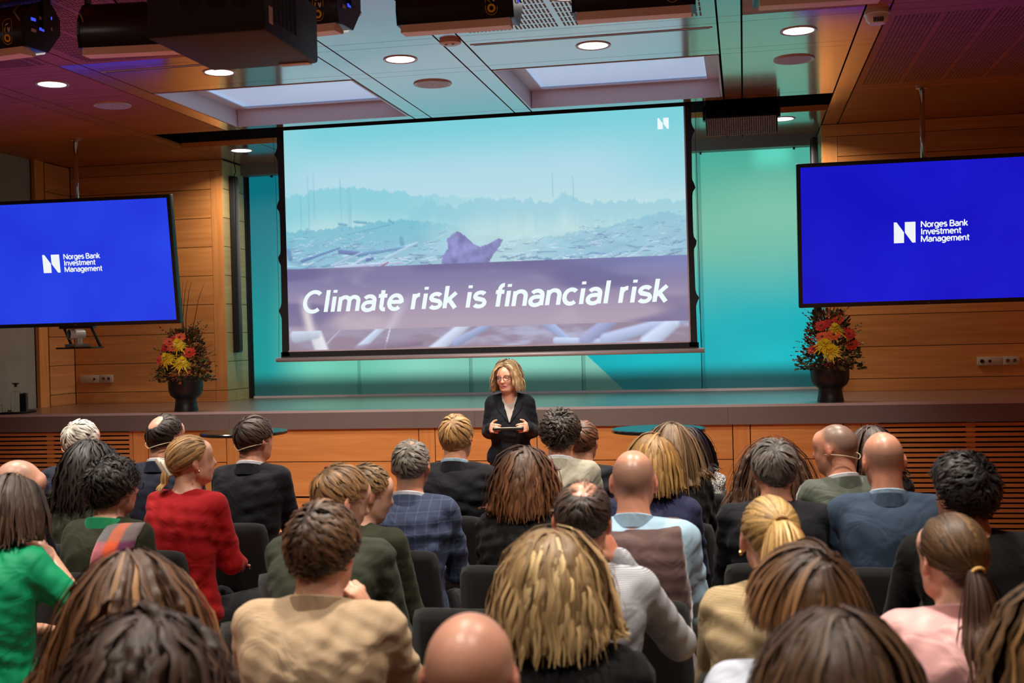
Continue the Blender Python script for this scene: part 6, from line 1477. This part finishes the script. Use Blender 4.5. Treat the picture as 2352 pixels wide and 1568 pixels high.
# ---- watch of the crossed arms
i = I['blacksweater']; S, E_, W_, hd, ps = i['A'][-1]
d = (W_ - E_) / np.linalg.norm(W_ - E_); a = np.cross(d, [0, 0, 1.0]); a /= np.linalg.norm(a); b = np.cross(d, a)
tube('wristwatch', [W_ - d * .004 + .036 * (a * math.cos(6.2832 * q / 14) + b * math.sin(6.2832 * q / 14)) for q in range(15)], .006, M_STEEL, i['root'], n=6)
# ---- free chairs the photo shows between people
p = atZ(1078, 1357, .94); chair(float(p[0]), float(p[1]) + .32, 0, 'empty black chair between the beige shirt and the blond bob')
p = atZ(2068, 1372, .94); chair(float(p[0]), float(p[1]) + .32, 0, 'empty black chair between the black sweater and the pink blouse')

# ================================================================== the speaker, standing before the stage
def speaker():
    px, py, D = 1163, 826, 9.0
    Tw = atD(px, py, D); zt = float(Tw[2]) - .018; hs = .97
    root = empty('person', (0, 0, 0), R_(188)); tag(root, 'blond speaker in glasses and a dark trouser suit standing with a black tablet', 'person')
    yaw = R_(188); c_, s_ = math.cos(yaw), math.sin(yaw)
    C7 = np.array([0, -.02, zt - .238]); Rh = rotm(-19, 5, 3); piv = C7 + [0, .038, .075]; Hc = piv + Rh @ (np.array([0, .018, .07]) * hs)
    tl = Hc + Rh @ (np.array([0, -.012, .1165]) * hs); dz = zt - tl[2]; C7[2] += dz; Hc = Hc + [0, 0, dz]
    root.location = (Tw[0] - (c_ * tl[0] - s_ * tl[1]), Tw[1] - (s_ * tl[0] + c_ * tl[1]), 0)
    shz = C7[2] - .062; hipz = .86; cz = C7[2]
    A = {}
    for sx in (-1, 1):
        S = np.array([sx * .126, -.012, shz]); E_ = np.array([sx * .164, -.03, 1.055]); W_ = np.array([sx * .136, .18, 1.096]); A[sx] = (S, E_, W_)
    def torso(f, g, legs=False):
        f.ell((0, -.005, hipz + .0), np.array((.155, .105, .12)) + g, .05); f.ell((0, 0, 1.01), np.array((.118, .088, .16)) + g, .06); f.ell((0, .0, cz - .22), np.array((.138, .098, .16)) + g, .05)
        f.ell((0, -.01, cz - .11), np.array((.138, .08, .10)) + g, .05)
        for sx in (-1, 1):
            f.cap(C7 + [sx * .03, .0, -.012], A[sx][0] + [-sx * .01, 0, .008], .034 + g * .6, .042 + g, .04); f.ell((sx * .06, .07, cz - .2), np.array((.06, .045, .06)) + g * .8, .05)
    # body
    f = Field((-.32, -.2, .0), (.32, .42, zt + .03), .016, ((-.26, -.13, 1.0), (.26, .36, zt + .03), .0056))
    torso(f, -.006)
    for sx in (-1, 1):
        S, E_, W_ = A[sx]; f.cap(S, E_, .041, .034, .03); f.cap(E_, W_, .033, .024, .012)
        f.cap((sx * .075, 0, hipz), (sx * .085, .01, .47), .075, .05, .03); f.cap((sx * .085, .01, .47), (sx * .09, -.01, .08), .048, .032, .02); f.ell((sx * .09, .05, .04), (.04, .1, .035), .03)
        hd = np.array([-sx * .22, .95, .08]); hand(f, W_ + np.array([0, .008, .002]), hd, (-sx * .95, -.1, -.2), sx, .95, .8, .12)
    f.cap(C7 + [0, 0, -.03], Hc + Rh @ np.array([0, -.03, -.03]), .056, .048, .035); f.cap(C7 + [0, .045, -.045], Hc + Rh @ np.array([0, .02, -.06]), .04, .036, .03)
    head_prims(f, Hc, Rh, hs, 0, True, True, .92)
    T = lambda p: Hc + Rh @ (np.array(p) * hs)
    f.ell(T((0, .104, -.0585)), np.array((.017, .012, .0032)), .003, Rh, 'sub')       # parted lips
    V, F = f.mesh(); col = np.tile(np.array(srgb(222, 164, 138)), (len(V), 1)); L = ((V - Hc) @ Rh) / hs
    hm = V[:, 2] > C7[2] + .04
    lip = np.exp(-((L[:, 0] / .024) ** 4)) * np.exp(-(((L[:, 2] + .0585) / .0105) ** 4)) * (L[:, 1] > .085) * hm
    col = col + (np.array(srgb(176, 84, 84)) - col) * (lip * .8)[:, None]
    ch = np.exp(-(((np.abs(L[:, 0]) - .042) / .02) ** 2) - (((L[:, 2] + .02) / .025) ** 2)) * (L[:, 1] > .05) * hm; col = col + (np.array(srgb(214, 132, 112)) - col) * (ch * .5)[:, None]
    mo = np.exp(-((L[:, 0] / .014) ** 4)) * np.exp(-(((L[:, 2] + .0585) / .003) ** 4)) * (L[:, 1] > .08) * hm; col = col * (1 - .75 * mo)[:, None]
    br = np.exp(-(((np.abs(L[:, 0]) - .033) / .018) ** 4)) * np.exp(-(((L[:, 2] - .027 + .12 * (np.abs(L[:, 0]) - .033)) / .0042) ** 2)) * (L[:, 1] > .06) * hm; col = col + (np.array(srgb(150, 112, 82)) - col) * (br * .7)[:, None]
    link('body', mesh('body', V, F, M_SKIN, True, col=col), root)
    # eyes and teeth
    ME, MI = plain('eye_white', srgb(226, 220, 214), .2), plain('iris', srgb(70, 84, 96), .2)
    for sx in (-1, 1):
        e = lathe('eye', [(.0115 * math.sin(a), .0115 * math.cos(a)) for a in np.linspace(0, math.pi, 9)], ME, root, tuple(T((sx * .0325, .0845, .004))), n=14)
        q = T((sx * .0325 - .001, .0958, .0035)); Ri = Matrix((Rh @ np.array(Matrix.Rotation(R_(-90), 3, 'X'))).tolist()).to_euler()
        lathe('iris', [(0, .0006), (.0045, .0004), (.0055, -.001)], MI, root, tuple(q), Ri, n=12)
        tube('upper_lid', [T((sx * (.0325 + .0135 * u_), .0945 - .006 * u_ * u_, .0115 - .006 * u_ * u_)) for u_ in np.linspace(-1, 1, 7)], .0022, M_SKINLID, root, n=5)
    bevbox('teeth', .02, .004, .004, .001, ME, root, tuple(T((0, .0945, -.0555))), Matrix(Rh.tolist()).to_euler())
    # blouse
    M_BL = cloth('ivory_knit', srgb(172, 160, 150)); f = Field((-.22, -.18, .8), (.22, .24, C7[2] + .09), .0075); torso(f, .006); f.cap(C7 + [0, .0, -.03], C7 + [0, .025, .03], .066, .062, .03); f.plane_cut(C7 + [0, 0, .018], (0, .38, 1), .006)
    V, F = f.mesh(); link('blouse', mesh('blouse', V, F, M_BL, True), root)
    # jacket with its V opening
    JM = cloth('dark_navy_suit', srgb(16, 18, 26)); f = Field((-.32, -.2, .78), (.32, .36, C7[2] + .08), .007); g = .017
    torso(f, g); f.ell((0, 0, .87), (.175, .125, .09), .05)
    for sx in (-1, 1): S, E_, W_ = A[sx]; f.cap(S, E_, .046 + g, .038 + g, .03); f.cap(E_, E_ + (W_ - E_) * .93, .037 + g, .028 + g, .012)
    sl, X, Y, Z = f.win((-.2, .02, 1.0), (.2, .3, C7[2] + .1), 0); vz = 1.125
    d = np.maximum(np.abs(X) - (Z - vz) * .30, .03 - Y) + 0 * Z; f.put(sl, d.astype(np.float32), .004, 'sub')
    sl, X, Y, Z = f.win((-.1, -.1, C7[2] - .08), (.1, .2, C7[2] + .1), 0); dn = np.sqrt(X ** 2 + (Y - .012) ** 2) - .058 + 0 * Z; f.put(sl, dn.astype(np.float32), .006, 'sub')
    f.plane_cut(C7 + [0, 0, .028], (0, .2, 1), .006); f.plane_cut((0, 0, .825), (0, 0, -1), .004); f.wrinkle(.002, 8)
    V, F = f.mesh(); link('jacket', mesh('jacket', V, F, JM, True), root)
    for sx in (-1, 1):
        zt_ = C7[2] - .03
        def lap(u_, v_, sx=sx):
            z = zt_ + (vz - zt_) * v_; x0 = (z - vz) * .30 - .002; wd = .062 * min(1, (1 - v_) * 1.6 + .02) * (1 if v_ > .22 else .8 + .2 * v_ / .22); return (sx * (x0 + wd * u_ + .001), z)
        drape('lapel', root, f, lap, JM, .006, True, 5, 14, None, .005)
    lathe('button', [(0, .003), (.008, .002), (.009, 0)], M_BLACK, root, (0.0, surf_y(f, 0.0, vz - .02, True) + .001, vz - .02), (R_(-90), 0, 0), n=12)
    # trousers and shoes
    f = Field((-.24, -.2, .03), (.24, .22, .96), .012); f.ell((0, -.005, hipz), (.16, .112, .12), .04)
    for sx in (-1, 1): f.cap((sx * .075, 0, hipz), (sx * .085, .01, .47), .088, .064, .02); f.cap((sx * .085, .01, .47), (sx * .09, -.01, .06), .062, .058, .02)
    V, F = f.mesh(); link('trousers', mesh('trousers', V, F, JM, True), root)
    for sx in (-1, 1): link('shoe', SHOE, root, (sx * .09, .03, 0), (0, 0, R_(-sx * 8)))
    # hair: chin-length waves framing the face
    st = dict(n=1100, len=.215, seg=11, vol=.034, w=.0052, col=H(140, 110, 76), tips=H(200, 166, 120), mess=.05, lift=.0, grav=.75, part=-.25, fem=False, var=.16, curl=.006, wave=.075, front=.6, capg=.012, hi=H(226, 196, 148), streak=.25)
    sol = [(C7 + [0, 0, -.02], Hc + Rh @ np.array([0, .0, -.06]), .054, .05), (T((0, .05, -.06)), T((0, .05, .03)), .060, .062), (T((-.055, -.01, -.075)), T((-.06, -.01, -.03)), .045, .03), (T((.055, -.01, -.075)), T((.06, -.01, -.03)), .045, .03)]
    for sx in (-1, 1): sol.append((C7 + [sx * .03, 0, -.01], A[sx][0], .06, .062))
    make_hair(root, Hc, Rh, hs, st, sol, 12, D)
    add_glasses(dict(Hc=Hc, Rh=Rh, hs=hs, root=root), None, .0215)
    # bracelet, ring
    for sx in (-1, 1):
        S, E_, W_ = A[sx]; d = (W_ - E_) / np.linalg.norm(W_ - E_); a = np.cross(d, [0, 0, 1.0]); a /= np.linalg.norm(a); b = np.cross(d, a)
        tube('bracelet', [W_ + d * .004 + .031 * (a * math.cos(6.2832 * q / 14) + b * math.sin(6.2832 * q / 14)) for q in range(15)], .003, M_GOLD if sx < 0 else CREAM, root, n=5)
    # the tablet she holds
    R3 = Matrix.Rotation(yaw, 3, 'Z'); tp = Vector(root.location) + R3 @ Vector((0.0, .27, 1.098))
    tb = empty('tablet', tp, yaw); tag(tb, 'thin black tablet held level in both hands of the speaker', 'tablet')
    bevbox('case', .225, .15, .022, .006, M_BLACK, tb, (0, 0, 0), (R_(3), 0, 0)); bevbox('screen_glass', .21, .135, .002, .0008, plain('tablet_glass', (.02, .02, .022), .08), tb, (0, 0, .0112), (R_(3), 0, 0))
    bevbox('edge_strip', .2, .003, .004, .0008, CREAM, tb, (0, .0755, .0125), (R_(3), 0, 0))
M_SKINLID = plain('eyelid', srgb(188, 128, 108), .5)
speaker()
